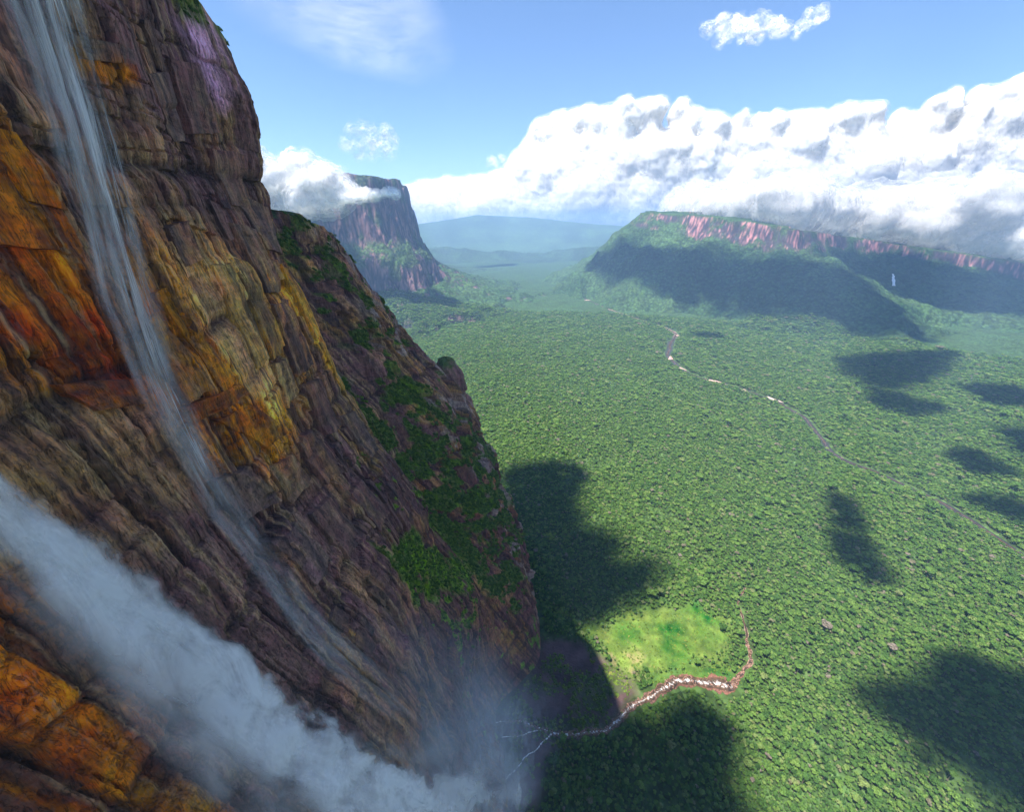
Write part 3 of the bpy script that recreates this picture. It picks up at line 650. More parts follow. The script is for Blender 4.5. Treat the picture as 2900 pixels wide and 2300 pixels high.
# ---------------------------------------------------------------- waterfalls: many thin curtains of spray in depth
def resample(pts, n):
    p = np.array(pts, float); t = np.concatenate([[0], np.cumsum(np.linalg.norm(np.diff(p, axis=0), axis=1))]); q = np.linspace(0, t[-1], n)
    o = np.stack([np.interp(q, t, p[:, i]) for i in range(3)], -1)
    for _ in range(6): o[1:-1] = (o[:-2]+2*o[1:-1]+o[2:])/4
    return o, q
def curtains(name, low, top, K, off0, off1, dens, mat, label, cat, ns=170, nq=70, out=(1, -.12, .1), wob=3.5, seed=0, parent=None, kind=None):
    A, qa = resample(low, ns); B, qb = resample(top, ns); q = np.linspace(0, 1, nq); s = np.linspace(0, 1, ns)
    S, Q = np.meshgrid(s, q, indexing='ij'); base = A[:, None]*(1-Q[..., None])+B[:, None]*Q[..., None]
    L = (qa+qb)/2; wd = np.linalg.norm(B-A, axis=1); fl_s = L[:, None]+0*Q; fl_q = (Q-.5)*wd[:, None]
    Vs, Fs, D, FL_ = [], [], [], []; o = np.array(out, float)
    for k in range(K):
        kk = (k+.5)/K; n = fbm(fl_q/22, fl_s/40, np.full(Q.shape, k*1.7), octaves=4, seed=600+seed)
        off = off0+(off1-off0)*kk*(.25+.75*S)+wob*n*(.4+S)
        P = base+off[..., None]*o; P[..., 1] += wob*.8*fbm(fl_q/30, fl_s/30, np.full(Q.shape, k*2.3+9), octaves=3, seed=640+seed)
        Fs.append(grid_faces(ns, nq)+len(Vs)*ns*nq); Vs.append(P.reshape(-1, 3)); D.append(dens(S, Q, kk).ravel())
        FL_.append(np.stack([fl_q, fl_s, np.full(Q.shape, k*3.)], -1).reshape(-1, 3))
    ob = mesh_obj(name, np.concatenate(Vs), np.concatenate(Fs), mat, parent, attrs={'dens': ('FLOAT', np.clip(np.concatenate(D), 0, 1)), 'flow': ('VEC', np.concatenate(FL_))})
    if parent is None: tag(ob, label, cat, kind=kind)
    return ob
B_TOP = [(-182,118,834),(-180,119,822),(-176,123,802),(-170,129,774),(-164,135,749),(-154,144,712),(-145,142,682),(-135,144,653),(-119,158,603),(-101,174,542),(-82,189,468),(-59,211,345),(-40,240,230)]
B_LOW = [(-173,93,796),(-168,90,778),(-164,88,762),(-159,87,742),(-152,86,719),(-145,85,696),(-137,83,672),(-126,84,640),(-111,88,596),(-91,98,529),(-75,112,450),(-50,140,340)]
M_SPR = mat_spray('heavy_spray', .070, .030, .39, .59); M_VEIL = mat_spray('thin_water_strands', .36, .016, .45, .64); M_MIST = mat_spray('drifting_mist', .022, .014, .32, .70, (.80, .83, .9))
def dens_b(S, Q, k):
    rag = fbm(S*26, Q*2, np.full(S.shape, k*3), octaves=5, seed=700); lump = fbm(S*8, Q*3, np.full(S.shape, k*2+4), octaves=4, seed=703)
    edge = .86+.24*rag
    core = sstep(.30-.16*S+.18*lump, .56+.12*lump, Q)*(1-sstep(edge-.09, edge, Q))
    patch = sstep(-.30, .35, fbm(S*7+Q*1.5, Q*4-S*3, np.full(S.shape, k*1.5), octaves=5, seed=706))
    veil = sstep(.02, .30, Q)*(.10+.42*sstep(.02, .5, S))*patch*(1-sstep(edge-.08, edge, Q))
    return np.clip(core*.80+veil*.74, 0, 1)*(1-.45*sstep(.80, 1., S))
WF = curtains('waterfall', B_LOW, B_TOP, 8, 4, 26, dens_b, M_SPR, 'broad billowing white plume of falling water and spray at the lower left', 'waterfall', seed=1)
A_L = [(-213,222,1030),(-211,214,989),(-210,213,968),(-207,209,944),(-204,203,919),(-201,198,896),(-195,187,867),(-189,182,837),(-181,178,802),(-170,174,755),(-153,173,699),(-133,171,639),(-104,180,552),(-78,200,444)]
A_R = [(-222,276,1050),(-221,270,1013),(-219,262,980),(-215,254,944),(-211,245,919),(-204,232,885),(-197,221,851),(-190,209,822),(-179,201,778),(-165,197,729),(-148,197,672),(-125,206,600),(-95,225,500),(-70,250,400)]
def dens_a(S, Q, k):
    tail = 1-sstep(.50, .9, S)*.5
    c1 = np.exp(-((Q-.60+.14*S-.03*np.sin(S*31))/.055)**2)*(1-sstep(.32, .46, S))*2.4
    c2 = np.exp(-((Q-.86)/.04)**2)*(1-sstep(.18, .34, S))*.7+np.exp(-((Q-.36)/.035)**2)*(1-sstep(.10, .26, S))*.7+np.exp(-((Q-.74+.1*S)/.03)**2)*(1-sstep(.2, .42, S))*.6
    c3 = np.exp(-((Q-.50)/.28)**2)*sstep(.36, .48, S)*.10
    veil = .30*sstep(0, .15, Q)*(1-sstep(.86, 1., Q))*(1-.55*sstep(.36, .55, S))
    return (veil+c1*.75+c2*.6+c3*.55)*tail
curtains('waterfall_veil', A_L, A_R, 6, 2, 16, dens_a, M_VEIL, 'tall thin veil of water sliding down the wall from the upper left corner', 'waterfall', seed=2, wob=2.)
# mist that gathers where the falls reach the ground
def dens_m(S, Q, k): return np.clip(np.exp(-((Q-.42)/.27)**2-((S-.50)/.30)**2)-.03, 0, 1)*.21
curtains('mist', [(-125,110,600),(-100,130,450),(-80,165,300),(-60,215,160),(-40,270,40),(0,330,2)], [(-150,330,640),(-110,380,500),(-60,440,360),(-10,500,230),(40,560,110),(80,620,50)], 9, 12, 85, dens_m, M_MIST, 'blue-grey mist drifting off the foot of the waterfall', 'mist', ns=90, nq=60, wob=16, seed=3, kind='stuff')

def dens_p(S, Q, k):
    p = sstep(-.35, .35, fbm(S*6, Q*5, np.full(S.shape, k*1.6), octaves=5, seed=720))
    return np.clip(np.sin(np.pi*np.clip(Q, 0, 1))**1.1*sstep(0, .45, S)*(1-sstep(.72, 1., S))*p, 0, 1)*.42
curtains('mist', [(-150,88,740),(-137,80,672),(-120,82,600),(-100,95,520),(-75,115,430),(-45,150,320),(-10,220,180)], [(-150,140,712),(-140,150,650),(-118,168,590),(-95,200,500),(-66,250,400),(-30,310,270),(10,380,130)], 6, 10, 46, dens_p, M_SPR, 'soft white mist billowing off the lower end of the broad plume', 'mist', ns=110, nq=60, wob=10, seed=5, kind='stuff')

# far waterfall on the ridge across the valley
fy = 4700; P0, P1 = np.array([4400, 4850.]), np.array([4235, 4600.]); n = 26; t = np.linspace(0, 1, n)[:, None]
XY = P0*(1-t)+P1*t+np.stack([6*np.sin(t[:, 0]*7), 0*t[:, 0]], -1); zz = mesa_right(XY[:, 0], XY[:, 1])[0]
zz = np.maximum(zz, ground_h(XY[:, 0], XY[:, 1]))+26+8*np.sin(t[:, 0]*3.1)
wid = (6+9*t)*(1+.2*np.sin(t*19)); nrm = np.array([.80, -.6])
V = np.concatenate([np.column_stack([XY-nrm*wid, zz]), np.column_stack([XY+nrm*wid, zz])]); i = np.arange(n-1)
o = mesh_obj('far_waterfall', V, np.stack([i, i+1, i+1+n, i+n], -1), M_WATER, attrs={'foam': ('FLOAT', np.full(len(V), 1.2))})
tag(o, 'small white waterfall streak in the forest under the ridge across the valley', 'waterfall')

# ---------------------------------------------------------------- rivers
def ribbon(name, line, z_off, mat, label, foam, kind='structure', wmul=1., nq=9, bank=None, cat=None):
    x, y, w, q = line; w = np.maximum(w*wmul, 1.2)
    if bank is not None: w = w*(1+.55*fbm(q/(6*max(1., w.mean()/9)), 3., octaves=3, seed=79))+.12*w.mean()*fbm(q/3., 8., octaves=2, seed=78)
    tx, ty = np.gradient(x), np.gradient(y); L = np.hypot(tx, ty); nx, ny = -ty/L, tx/L
    s = np.linspace(-.5, .5, nq); X = x[:, None]+nx[:, None]*w[:, None]*s; Y = y[:, None]+ny[:, None]*w[:, None]*s
    Z = ground_h(X, Y)+z_off
    at = {'foam': ('FLOAT', (foam(q/q[-1], x, y)[:, None]-.35*np.abs(s)*2+0*X).ravel())} if bank is None else {'Col': ('COLOR', ((bank(q/q[-1])[:, None, :] if callable(bank) else np.array(bank))*np.ones(X.shape+(1,))).reshape(-1, 3))}
    o = mesh_obj(name, np.stack([X, Y, Z], -1).reshape(-1, 3), grid_faces(len(x), nq, flip=True), mat, attrs=at)
    return tag(o, label, cat, kind=kind)
ribbon('river_bank', RL, .5, M_BANK, 'red-brown rocky bank along the white stream', None, wmul=1.15, bank=lambda t: np.stack([np.interp(t, [0, .35, .5, .68, .75, 1], c) for c in ([.12, .13, .17, .19, .30, .34], [.09, .075, .08, .085, .21, .24], [.08, .06, .055, .058, .15, .17])], -1))
ribbon('stream_water', RL, 1.1, M_WATER, 'white rocky stream running out from the foot of the falls', lambda t, x, y: np.interp(t, [0, .3, .45, .62, .66, .72, 1], [.50, .50, .46, .48, .30, .22, .1]), wmul=.85)
ribbon('branch_stream_water', BL, 1.0, M_WATER, 'thin white side stream joining from the mist', lambda t, x, y: .62+0*t)
ribbon('forked_stream_water', BL2, 1.0, M_WATER, 'thin white fork of the stream at the foot of the falls', lambda t, x, y: .62+0*t)
ribbon('far_river_bank', FL, 1.0, M_BANK, 'river bank winding through the forest, tree shade painted dark along it', None, wmul=1.15, bank=lambda t: np.stack([np.interp(t, [0, .30, .36, .52, .58, 1], c) for c in ([.04, .05, .34, .30, .04, .03], [.04, .05, .23, .20, .045, .035], [.035, .05, .19, .17, .04, .03])], -1))  # dark stretches: shade of the gap in the trees, painted into the bank
ribbon('river_water', FL, 1.6, M_WATER, 'dark river winding across the forested valley', lambda t, x, y: -.5+0*t, wmul=.36)
def bar(cx, cy, lx, ly, ang, label, rgb):
    n = 26; a = np.linspace(0, 2*math.pi, n, endpoint=False); rr = 1+.28*np.sin(a*3+cx)+.16*np.sin(a*5+cy); ca, sa = math.cos(ang), math.sin(ang)
    rings = [(1., -.4), (.75, 1.9), (.4, 2.5), (.03, 2.7)]; Vv = []
    for f, h in rings:
        px = lx*f*rr*np.cos(a); py = ly*f*rr*np.sin(a); X = cx+px*ca-py*sa; Y = cy+px*sa+py*ca
        Vv.append(np.stack([X, Y, ground_h(X, Y)+1.4+h], -1))
    i = np.arange(n); j = np.roll(i, -1); F = np.concatenate([np.stack([i+k*n, j+k*n, j+(k+1)*n, i+(k+1)*n], -1) for k in range(3)])
    Vv = np.concatenate(Vv); o = mesh_obj('sand_bar', Vv, F, M_BANK, attrs={'Col': ('COLOR', np.tile(np.array(rgb), (len(Vv), 1)))})
    tag(o, label, 'sand bar', 'pale bars along the far river')
SAND = (.42, .29, .24)
bar(1500, 3560, 34, 14, 1.4, 'pale sand bar at the upper bend where the far river starts', SAND)
bar(1195, 2900, 40, 14, 1.2, 'pink sand bar on the outer side of the far river bend', (.5, .3, .27))
bar(1190, 2660, 34, 13, 1.8, 'long pale sand bar just below the far river bend', SAND)
bar(1300, 2405, 52, 16, 2.3, 'widest pink sand bar on the straight stretch of the far river', (.52, .33, .29))
bar(1395, 2255, 32, 14, 2.3, 'small pale sand bar before the river turns dark', SAND)
bar(1505, 2110, 42, 15, 2.1, 'pale bar at the dark river bend in the forest', (.5, .38, .33))
bar(1022, 5560, 40, 26, .4, 'tiny pale bar far up the valley below the ridge', SAND)

# stones in the near stream, too small to pick apart
rb = np.random.RandomState(8); x, y, w, q = RL; bmr = bmesh.new()
for k in range(420):
    i = rb.randint(8, int(len(x)*.8)); d = w[i]*rb.uniform(.1, .8); a = rb.uniform(0, 6.28); px, py = x[i]+math.cos(a)*d*.8, y[i]+math.sin(a)*d*.8; s = rb.uniform(.6, 2.2)
    r = bmesh.ops.create_icosphere(bmr, subdivisions=1, radius=s, matrix=Matrix.Translation((px, py, float(ground_h(px, py))+1.+s*.2)) @ Matrix.Rotation(a, 4, 'Z') @ Matrix.Diagonal((rb.uniform(.8, 1.6), 1, .7, 1)))
    for v in r['verts']: v.co += Vector(rb.uniform(-.22, .22, 3)*s)
me = bpy.data.meshes.new('boulders'); bmr.to_mesh(me); bmr.free(); a = me.attributes.new('Col', 'FLOAT_COLOR', 'POINT'); a.data.foreach_set('color', np.tile(np.array([[.26, .15, .11, 1.]]), (len(me.vertices), 1)).ravel()); me.materials.append(M_BANK)
o = bpy.data.objects.new('boulders', me); C.objects.link(o); tag(o, 'red-brown stones in the rocky bed of the white stream', 'boulders', kind='stuff')

# ---------------------------------------------------------------- trees
def leaf_clumps(rng, lobes, nq, size):
    V, F = [], []
    for _ in range(nq):
        c, r = lobes[rng.randint(len(lobes))]
        d = rng.normal(size=3); d[2] = abs(d[2])*1.0-.25; d /= np.linalg.norm(d)
        p = np.array(c)+d*np.array(r)*rng.uniform(.82, 1.08); s = size*rng.uniform(.6, 1.25)
        nrm = d*.8+rng.normal(size=3)*.42+np.array([0, 0, .35]); nrm /= np.linalg.norm(nrm)
        u = np.cross(nrm, rng.normal(size=3)); u /= np.linalg.norm(u); w = np.cross(nrm, u); k = len(V)
        for a, b in ((-1, -.7), (.8, -1), (1, .8), (-.7, 1)): V.append(p+u*a*s*.5+w*b*s*.5+nrm*rng.uniform(-.12, .12)*s)
        F.append((k, k+1, k+2, k+3))
    return V, F
def trunk_geo(h, r):
    V, F = [], []
    for z, f in ((-3, 1.3), (h*.45, .8), (h, .5)):
        for i in range(6): V.append((r*f*math.cos(i*1.047)+.3*math.sin(z), r*f*math.sin(i*1.047), z))
    for k in range(2):
        for i in range(6): F.append((k*6+i, k*6+(i+1) % 6, k*6+6+(i+1) % 6, k*6+6+i))
    for a in (0.4, 2.4, 4.6):                                   # three limbs into the crown
        b = len(V); d = np.array([math.cos(a), math.sin(a), 0]); e = np.array([-d[1], d[0], 0])
        p0 = np.array([0, 0, h*.72]); p1 = p0+d*3.0+np.array([0, 0, h*.22])
        for p, f in ((p0, .42), (p1, .2)):
            for q in (e*r*f, -e*r*f*.5+np.array([0, 0, r*f]), -e*r*f*.5-np.array([0, 0, r*f])): V.append(tuple(p+q))
        F += [(b, b+1, b+4, b+3), (b+1, b+2, b+5, b+4), (b+2, b, b+3, b+5)]
    return V, F
def make_tree(rng, kind):
    """unit tree about 12 m across; crown and trunk meshes with the foot at z = 0"""
    h = [15, 18, 13, 16, 20][kind]; spread = [1., .8, 1.15, 1.0, .75][kind]
    lobes = [((0, 0, h), (4.2*spread, 4.2*spread, 3.2))]
    for _ in range([4, 3, 5, 6, 3][kind]):
        a = rng.uniform(0, 6.28); d = rng.uniform(2.2, 4.)*spread; s = rng.uniform(1.7, 2.9); lobes.append(((d*math.cos(a), d*math.sin(a), h+rng.uniform(-1.8, 1.0)), (s, s, s*.8)))
    return leaf_clumps(rng, lobes, [230, 200, 260, 260, 200][kind], [1.7, 1.5, 1.6, 1.8, 1.6][kind]), trunk_geo(h, .45)
rt = np.random.RandomState(21)
def plain_mesh(name, V, F, mats, mi=None):
    me = bpy.data.meshes.new(name); me.from_pydata([tuple(map(float, v)) for v in V], [], F)
    for m in mats: me.materials.append(m)
    if mi is not None: me.polygons.foreach_set('material_index', mi)
    me.update(); return me
TREES = []
PROTO = bpy.data.collections.new('forest_tree_kinds')
for k in range(5):
    (cv, cf), (tv, tf) = make_tree(rt, k)
    joined = plain_mesh('canopy_tree', cv+tv, cf+[tuple(i+len(cv) for i in f) for f in tf], [M_TREE, M_BARK], [0]*len(cf)+[1]*len(tf))
    o = bpy.data.objects.new('canopy_tree_kind', joined); PROTO.objects.link(o)
    TREES.append((plain_mesh('tree_crown', cv, cf, [M_TREE]), plain_mesh('tree_trunk', tv, tf, [M_BARK])))
SHR = bpy.data.collections.new('shrub_kinds')
for k in range(3):
    cv, cf = leaf_clumps(rt, [((0, 0, .5), (1.1, 1.1, .8)), ((.7, .3, .4), (.7, .7, .5)), ((-.6, -.4, .5), (.7, .6, .6))], 70, .6)
    SHR.objects.link(bpy.data.objects.new('shrub_kind', plain_mesh('shrub', cv, cf, [M_SHRUB])))

def scatter(name, P, scl, rot, coll, label, cat):
    """Countless plants as one object: points that carry an instance each."""
    me = bpy.data.meshes.new(name); P = np.asarray(P, np.float32); me.vertices.add(len(P)); me.vertices.foreach_set('co', P.ravel())
    a = me.attributes.new('scl', 'FLOAT_VECTOR', 'POINT'); a.data.foreach_set('vector', np.asarray(scl, np.float32).ravel())
    a = me.attributes.new('rot', 'FLOAT_VECTOR', 'POINT'); a.data.foreach_set('vector', np.asarray(rot, np.float32).ravel())
    o = bpy.data.objects.new(name, me); C.objects.link(o)
    g = bpy.data.node_groups.new(name, 'GeometryNodeTree'); g.interface.new_socket('Geometry', in_out='INPUT', socket_type='NodeSocketGeometry'); g.interface.new_socket('Geometry', in_out='OUTPUT', socket_type='NodeSocketGeometry')
    N = g.nodes.new; L = g.links.new; gi, go = N('NodeGroupInput'), N('NodeGroupOutput')
    ci = N('GeometryNodeCollectionInfo'); ci.inputs['Collection'].default_value = coll; ci.inputs['Separate Children'].default_value = True; ci.inputs['Reset Children'].default_value = True
    ip = N('GeometryNodeInstanceOnPoints'); ip.inputs['Pick Instance'].default_value = True
    ri = N('FunctionNodeRandomValue'); ri.data_type = 'INT'; ri.inputs[4].default_value = 0; ri.inputs[5].default_value = len(coll.objects)-1
    A = N('GeometryNodeInputNamedAttribute'); A.data_type = 'FLOAT_VECTOR'; A.inputs[0].default_value = 'scl'
    B = N('GeometryNodeInputNamedAttribute'); B.data_type = 'FLOAT_VECTOR'; B.inputs[0].default_value = 'rot'
    er = N('FunctionNodeEulerToRotation'); mp = N('GeometryNodeMeshToPoints')
    L(gi.outputs[0], mp.inputs[0]); L(mp.outputs[0], ip.inputs['Points']); L(ci.outputs[0], ip.inputs['Instance']); L(ri.outputs[2], ip.inputs['Instance Index'])
    L(B.outputs[0], er.inputs[0]); L(er.outputs[0], ip.inputs['Rotation']); L(A.outputs[0], ip.inputs['Scale']); L(ip.outputs[0], go.inputs[0])
    o.modifiers.new('scatter', 'NODES').node_group = g
    return tag(o, label, cat, kind='stuff')

def forest_points():
    rg = np.random.RandomState(31); X, Y, S = [], [], []
    r = 320.
    while r < 4700:
        sp = 5.2+max(0, r-900)/3800*9.0
        a = np.arange(R(-19), R(70), sp/r); a = a+rg.uniform(-.45, .45, len(a))*sp/r; rr = r+rg.uniform(-.45, .45, len(a))*sp
        X.append(rr*np.sin(a)); Y.append(rr*np.cos(a)); S.append(np.full(len(a), sp/9.2)); r += sp*.92
    X, Y, S = map(np.concatenate, (X, Y, S)); n = len(X)
    keep = np.ones(n, bool); nr = np.hypot(X, Y) < 1300
    keep &= ~((Y < 1150) & (X < np.where(Y < 1150, cliff_base(np.clip(Y, -300, 1150), np.zeros(n)), -1e9)+6))
    keep &= ~(nr & (grass_mask(X, Y) > .35+.62*rg.rand(n)))
    keep &= ~(nr & (foot_mask(X, Y) > .2+.75*rg.rand(n)*(rg.rand(n) < .45)))
    for ln, m in ((RL, 1.1), (BL, 1.2)):
        d, p = seg_dist(X, Y, list(zip(ln[0][::3], ln[1][::3]))); keep &= d > np.interp(p, np.arange(len(ln[2][::3])), ln[2][::3])*m+1
    d, p = seg_dist(X, Y, list(zip(FL[0][::3], FL[1][::3]))); keep &= d > np.interp(p, np.arange(len(FL[2][::3])), FL[2][::3])*.55+11
    bald = fbm(X/130, Y/130, octaves=5, seed=33) > .30; keep &= ~(bald & (rg.rand(n) < .5))
    Z = terrain_h(X, Y)
    mr = mesa_right(X, Y); keep &= ~((mr[1] < 60) & (mr[0] > 150))
    cl = fbm(X/85, Y/85, octaves=3, seed=34)
    s = S*np.exp(rg.normal(0, .36, n)-.03)*np.where(rg.rand(n) < .03, 1.6, 1.)*(1+.22*cl)*.88
    return X[keep], Y[keep], Z[keep], s[keep], rg
FX, FY, FZ, FS, rg = forest_points()
cp, sp_ = math.cos(math.atan(179/400)), math.sin(math.atan(179/400))
dep = FY*cp-(FZ-890)*sp_; uu = 512+400*FX/dep; vv = 406.5-400*(FY*sp_+(FZ-890)*cp)/dep
inview = (uu > 2) & (uu < 1022) & (vv < 811) & (vv > 0) & (FX > 120)
idx = np.argsort(np.where(inview, -FS/dep, 1e9))[:300]
rest = np.ones(len(FX), bool); rest[idx] = False
n = rest.sum(); sc_ = np.stack([FS[rest]*rg.uniform(.85, 1.2, n), FS[rest]*rg.uniform(.85, 1.2, n), FS[rest]**.6*rg.uniform(.58, .92, n)], -1)
scatter('forest', np.stack([FX, FY, FZ], -1)[rest], sc_, np.stack([np.zeros(n), np.zeros(n), rg.uniform(0, 6.28, n)], -1), PROTO, 'dense green rainforest canopy covering the valley floor', 'forest')
NEAR_SHADE = [(1007,605),(1069,563),(1180,533),(1000,290),(752,330),(713,430),(740,520),(860,540)]
for j, i in enumerate(idx):
    cm, tm = TREES[j % 5]
    t = bpy.data.objects.new('rainforest_tree', None); C.objects.link(t); t.empty_display_size = 2
    t.location = (FX[i], FY[i], FZ[i]); t.rotation_euler = (0, 0, rg.uniform(0, 6.28)); t.scale = (FS[i], FS[i], FS[i]**.6)
    if in_poly(np.array([FX[i]]), np.array([FY[i]]), NEAR_SHADE)[0]: tag(t, 'dark leafy rainforest tree standing in the cloud shadow at the lower right', 'tree', 'shaded trees of the nearest canopy')
    else: tag(t, 'bright leafy rainforest tree in the sunlit canopy at the lower right', 'tree', 'sunlit trees of the nearest canopy')
    for nm, me in (('crown', cm), ('trunk', tm)):
        c_ = bpy.data.objects.new(nm, me); C.objects.link(c_); c_.parent = t

# shrubs on the green ledges of the wall
def cliff_shrubs(grid, name, label, num, smin, smax, seed, lim):
    Xg, Yg, Zg, v = grid; rg2 = np.random.RandomState(seed)
    w = (v*(v > .25)*(Zg > lim)).ravel()
    area = np.gradient(Yg, axis=1).ravel()*np.abs(np.gradient(Zg, axis=0).ravel()); pr = w*area; pr /= pr.sum()
    ii = rg2.choice(len(pr), num, p=pr); P = np.stack([Xg.ravel()[ii], Yg.ravel()[ii], Zg.ravel()[ii]], -1)+rg2.uniform(-1, 1, (num, 3))*.7
    s = rg2.uniform(smin, smax, num)[:, None]*np.array([1, 1, 1.])
    scatter(name, P, s, np.stack([np.zeros(num), np.full(num, .75), rg2.uniform(-.5, .5, num)], -1), SHR, label, 'shrubs')
cliff_shrubs(grid_main, 'ledge_shrubs', 'green scrub on the ledges of the main wall', 3000, .9, 2.0, 41, 200)
cliff_shrubs(grid_but, 'buttress_shrubs', 'dark green scrub covering the steep buttress slopes', 9000, 1.3, 3.0, 42, 150)
rg3 = np.random.RandomState(51); num = 3200; gx = rg3.uniform(150, 540, num); gy = rg3.uniform(530, 720, num); k = grass_mask(gx, gy) > .3
gx, gy = gx[k], gy[k]; m = len(gx)
scatter('meadow_scrub', np.stack([gx, gy, ground_h(gx, gy)], -1), (.35+1.3*rg3.rand(m)**3)[:, None]*np.array([1.2, 1.2, .7]), np.stack([np.zeros(m), np.zeros(m), rg3.uniform(0, 6, m)], -1), SHR, 'low bright scrub on the open patch by the stream', 'shrubs')
gx = rg3.uniform(-60, 270, 3600); gy = rg3.uniform(260, 650, 3600); k = (foot_mask(gx, gy) > .4) & (fbm(gx/45, gy/45, octaves=4, seed=98) > -.05) & (gx > cliff_base(gy, 0*gy)+4)
gx, gy = gx[k], gy[k]; m = len(gx)
scatter('foot_scrub', np.stack([gx, gy, ground_h(gx, gy)], -1), rg3.uniform(1., 2.8, m)[:, None]*np.array([1, 1, .7]), np.stack([np.zeros(m), np.zeros(m), rg3.uniform(0, 6, m)], -1), SHR, 'dark scrub on the shaded slope below the wall', 'shrubs')

# ---------------------------------------------------------------- clouds
M_CLOUD = mat_cloud('cumulus', .0011, .30, .72, .5); M_WISP = mat_cloud('thin_cloud', .0022, .40, .66); M_LOWC = mat_cloud('low_cloud_vapour', .006, .36, .62, .45); M_SHADE = M_CLOUD
def cloud_mesh(name, pts, rad, voxel, shells, amps, mat, label, cat, group=None, kind=None, seed=0, smooth=0):
    """Union of round puffs turned into one billowing skin; the outer skins are thinner vapour."""
    Vs, Fs, As = [], [], []; base = 0
    for si, (rf, al) in enumerate(shells):
        me = bpy.data.meshes.new('puffs'); me.vertices.add(len(pts)); me.vertices.foreach_set('co', np.asarray(pts, np.float32).ravel())
        a = me.attributes.new('rad', 'FLOAT', 'POINT'); a.data.foreach_set('value', (np.asarray(rad)*rf).astype(np.float32))
        ob = bpy.data.objects.new('puffs', me); C.objects.link(ob)
        g = bpy.data.node_groups.new('puffs', 'GeometryNodeTree'); g.interface.new_socket('Geometry', in_out='INPUT', socket_type='NodeSocketGeometry'); g.interface.new_socket('Geometry', in_out='OUTPUT', socket_type='NodeSocketGeometry')
        N = g.nodes.new; L = g.links.new; gi, go = N('NodeGroupInput'), N('NodeGroupOutput'); mp = N('GeometryNodeMeshToPoints'); A = N('GeometryNodeInputNamedAttribute'); A.data_type = 'FLOAT'; A.inputs[0].default_value = 'rad'
        pv = N('GeometryNodePointsToVolume'); pv.resolution_mode = 'VOXEL_SIZE'; pv.inputs['Voxel Size'].default_value = voxel; pv.inputs['Density'].default_value = 1.
        vm = N('GeometryNodeVolumeToMesh'); vm.inputs['Threshold'].default_value = .5
        L(gi.outputs[0], mp.inputs['Mesh']); L(A.outputs[0], mp.inputs['Radius']); L(mp.outputs[0], pv.inputs['Points']); L(A.outputs[0], pv.inputs['Radius']); L(pv.outputs[0], vm.inputs['Volume']); L(vm.outputs[0], go.inputs[0])
        ob.modifiers.new('puffs', 'NODES').node_group = g
        dg = bpy.context.evaluated_depsgraph_get(); ev = ob.evaluated_get(dg); m2 = bpy.data.meshes.new_from_object(ev)
        nv = len(m2.vertices); co = np.empty(nv*3, np.float32); m2.vertices.foreach_get('co', co); co = co.reshape(-1, 3).astype(float)
        no = np.empty(nv*3, np.float32); m2.vertex_normals.foreach_get('vector', no); no = no.reshape(-1, 3)
        m2.calc_loop_triangles(); tf = np.empty(len(m2.loop_triangles)*3, np.int32); m2.loop_triangles.foreach_get('vertices', tf); tf = tf.reshape(-1, 3)
        edges = np.empty(len(m2.edges)*2, np.int32); m2.edges.foreach_get('vertices', edges); edges = edges.reshape(-1, 2)
        bpy.data.objects.remove(ob); bpy.data.meshes.remove(me); bpy.data.meshes.remove(m2); bpy.data.node_groups.remove(g)
        if not nv: continue
        ed = edges
        if smooth:
            deg = np.bincount(ed.ravel(), minlength=nv).astype(float)[:, None]
            for _ in range(smooth):
                acc = np.stack([np.bincount(ed[:, 0], co[ed[:, 1], i], nv)+np.bincount(ed[:, 1], co[ed[:, 0], i], nv) for i in range(3)], -1)
                co = .4*co+.6*acc/np.maximum(deg, 1)
        dsp = 0
        for amp, sc in amps:
            n = 1-np.abs(vnoise(co[:, 0]/sc, co[:, 1]/sc, co[:, 2]/sc, seed))*2; dsp = dsp+amp*n*.6+amp*.5*vnoise(co[:, 0]/sc*1.7+9, co[:, 1]/sc*1.7, co[:, 2]/sc*1.7, seed+3)
        co = co+no*dsp[:, None]
        Vs.append(co); Fs.append(tf+base); As.append(np.full(nv, al)); base += nv
    o = mesh_obj(name, np.concatenate(Vs), np.concatenate(Fs), mat, attrs={'alpha': ('FLOAT', np.concatenate(As))})
    return tag(o, label, cat, group, kind)
def fill(rg_, prof, n, ydist, ydev, rlo, rhi):
    """puffs that fill the outline prof [(x, bottom, top)], smaller along the top"""
    prof = np.array(prof, float); P, Rr = [], []
    while len(P) < n:
        x = rg_.uniform(prof[0, 0], prof[-1, 0]); b = np.interp(x, prof[:, 0], prof[:, 1]); t = np.interp(x, prof[:, 0], prof[:, 2]); f = rg_.uniform(0, 1)**.75
        r = rhi*(1-f)+rlo*f; r = min(r*rg_.uniform(.7, 1.2), (t-b)*.42); z = b+r*.5+(t-b-r*1.35)*f
        P.append((x, ydist+rg_.normal()*ydev*(.4+.6*(1-f)), z)); Rr.append(r)
    return P, Rr
rc = np.random.RandomState(61)
def dk(X, Y, D):                          # a direction given as (right, up) slopes of the view at a far distance D, used for sky features only
    r = (X*1024/2156-512)/400; u = (406.5-Y*813/1710)/400; yy = u*sp_+cp; zz_ = u*cp-sp_; return r/yy*D, 900+zz_/yy*D
BD = 38000
PROF = [(-9472,-500,3755),(-6989,-500,4864),(-3060,-500,4933),(78,-500,5643),(1206,-500,8083),(2671,-500,9324),(5251,-500,9567),(8155,-500,10080),(12904,-500,10229),(15913,-500,9870),(20172,-500,9079),(23030,-500,9476),(26658,-500,9688),(29577,-500,9779),(32938,-500,10526),(36233,-500,11258),(39466,-500,11977),(45205,-500,12541),(52000,-500,12500)]
P, Rr = fill(rc, PROF, 1100, 38000, 900, 750, 2900)
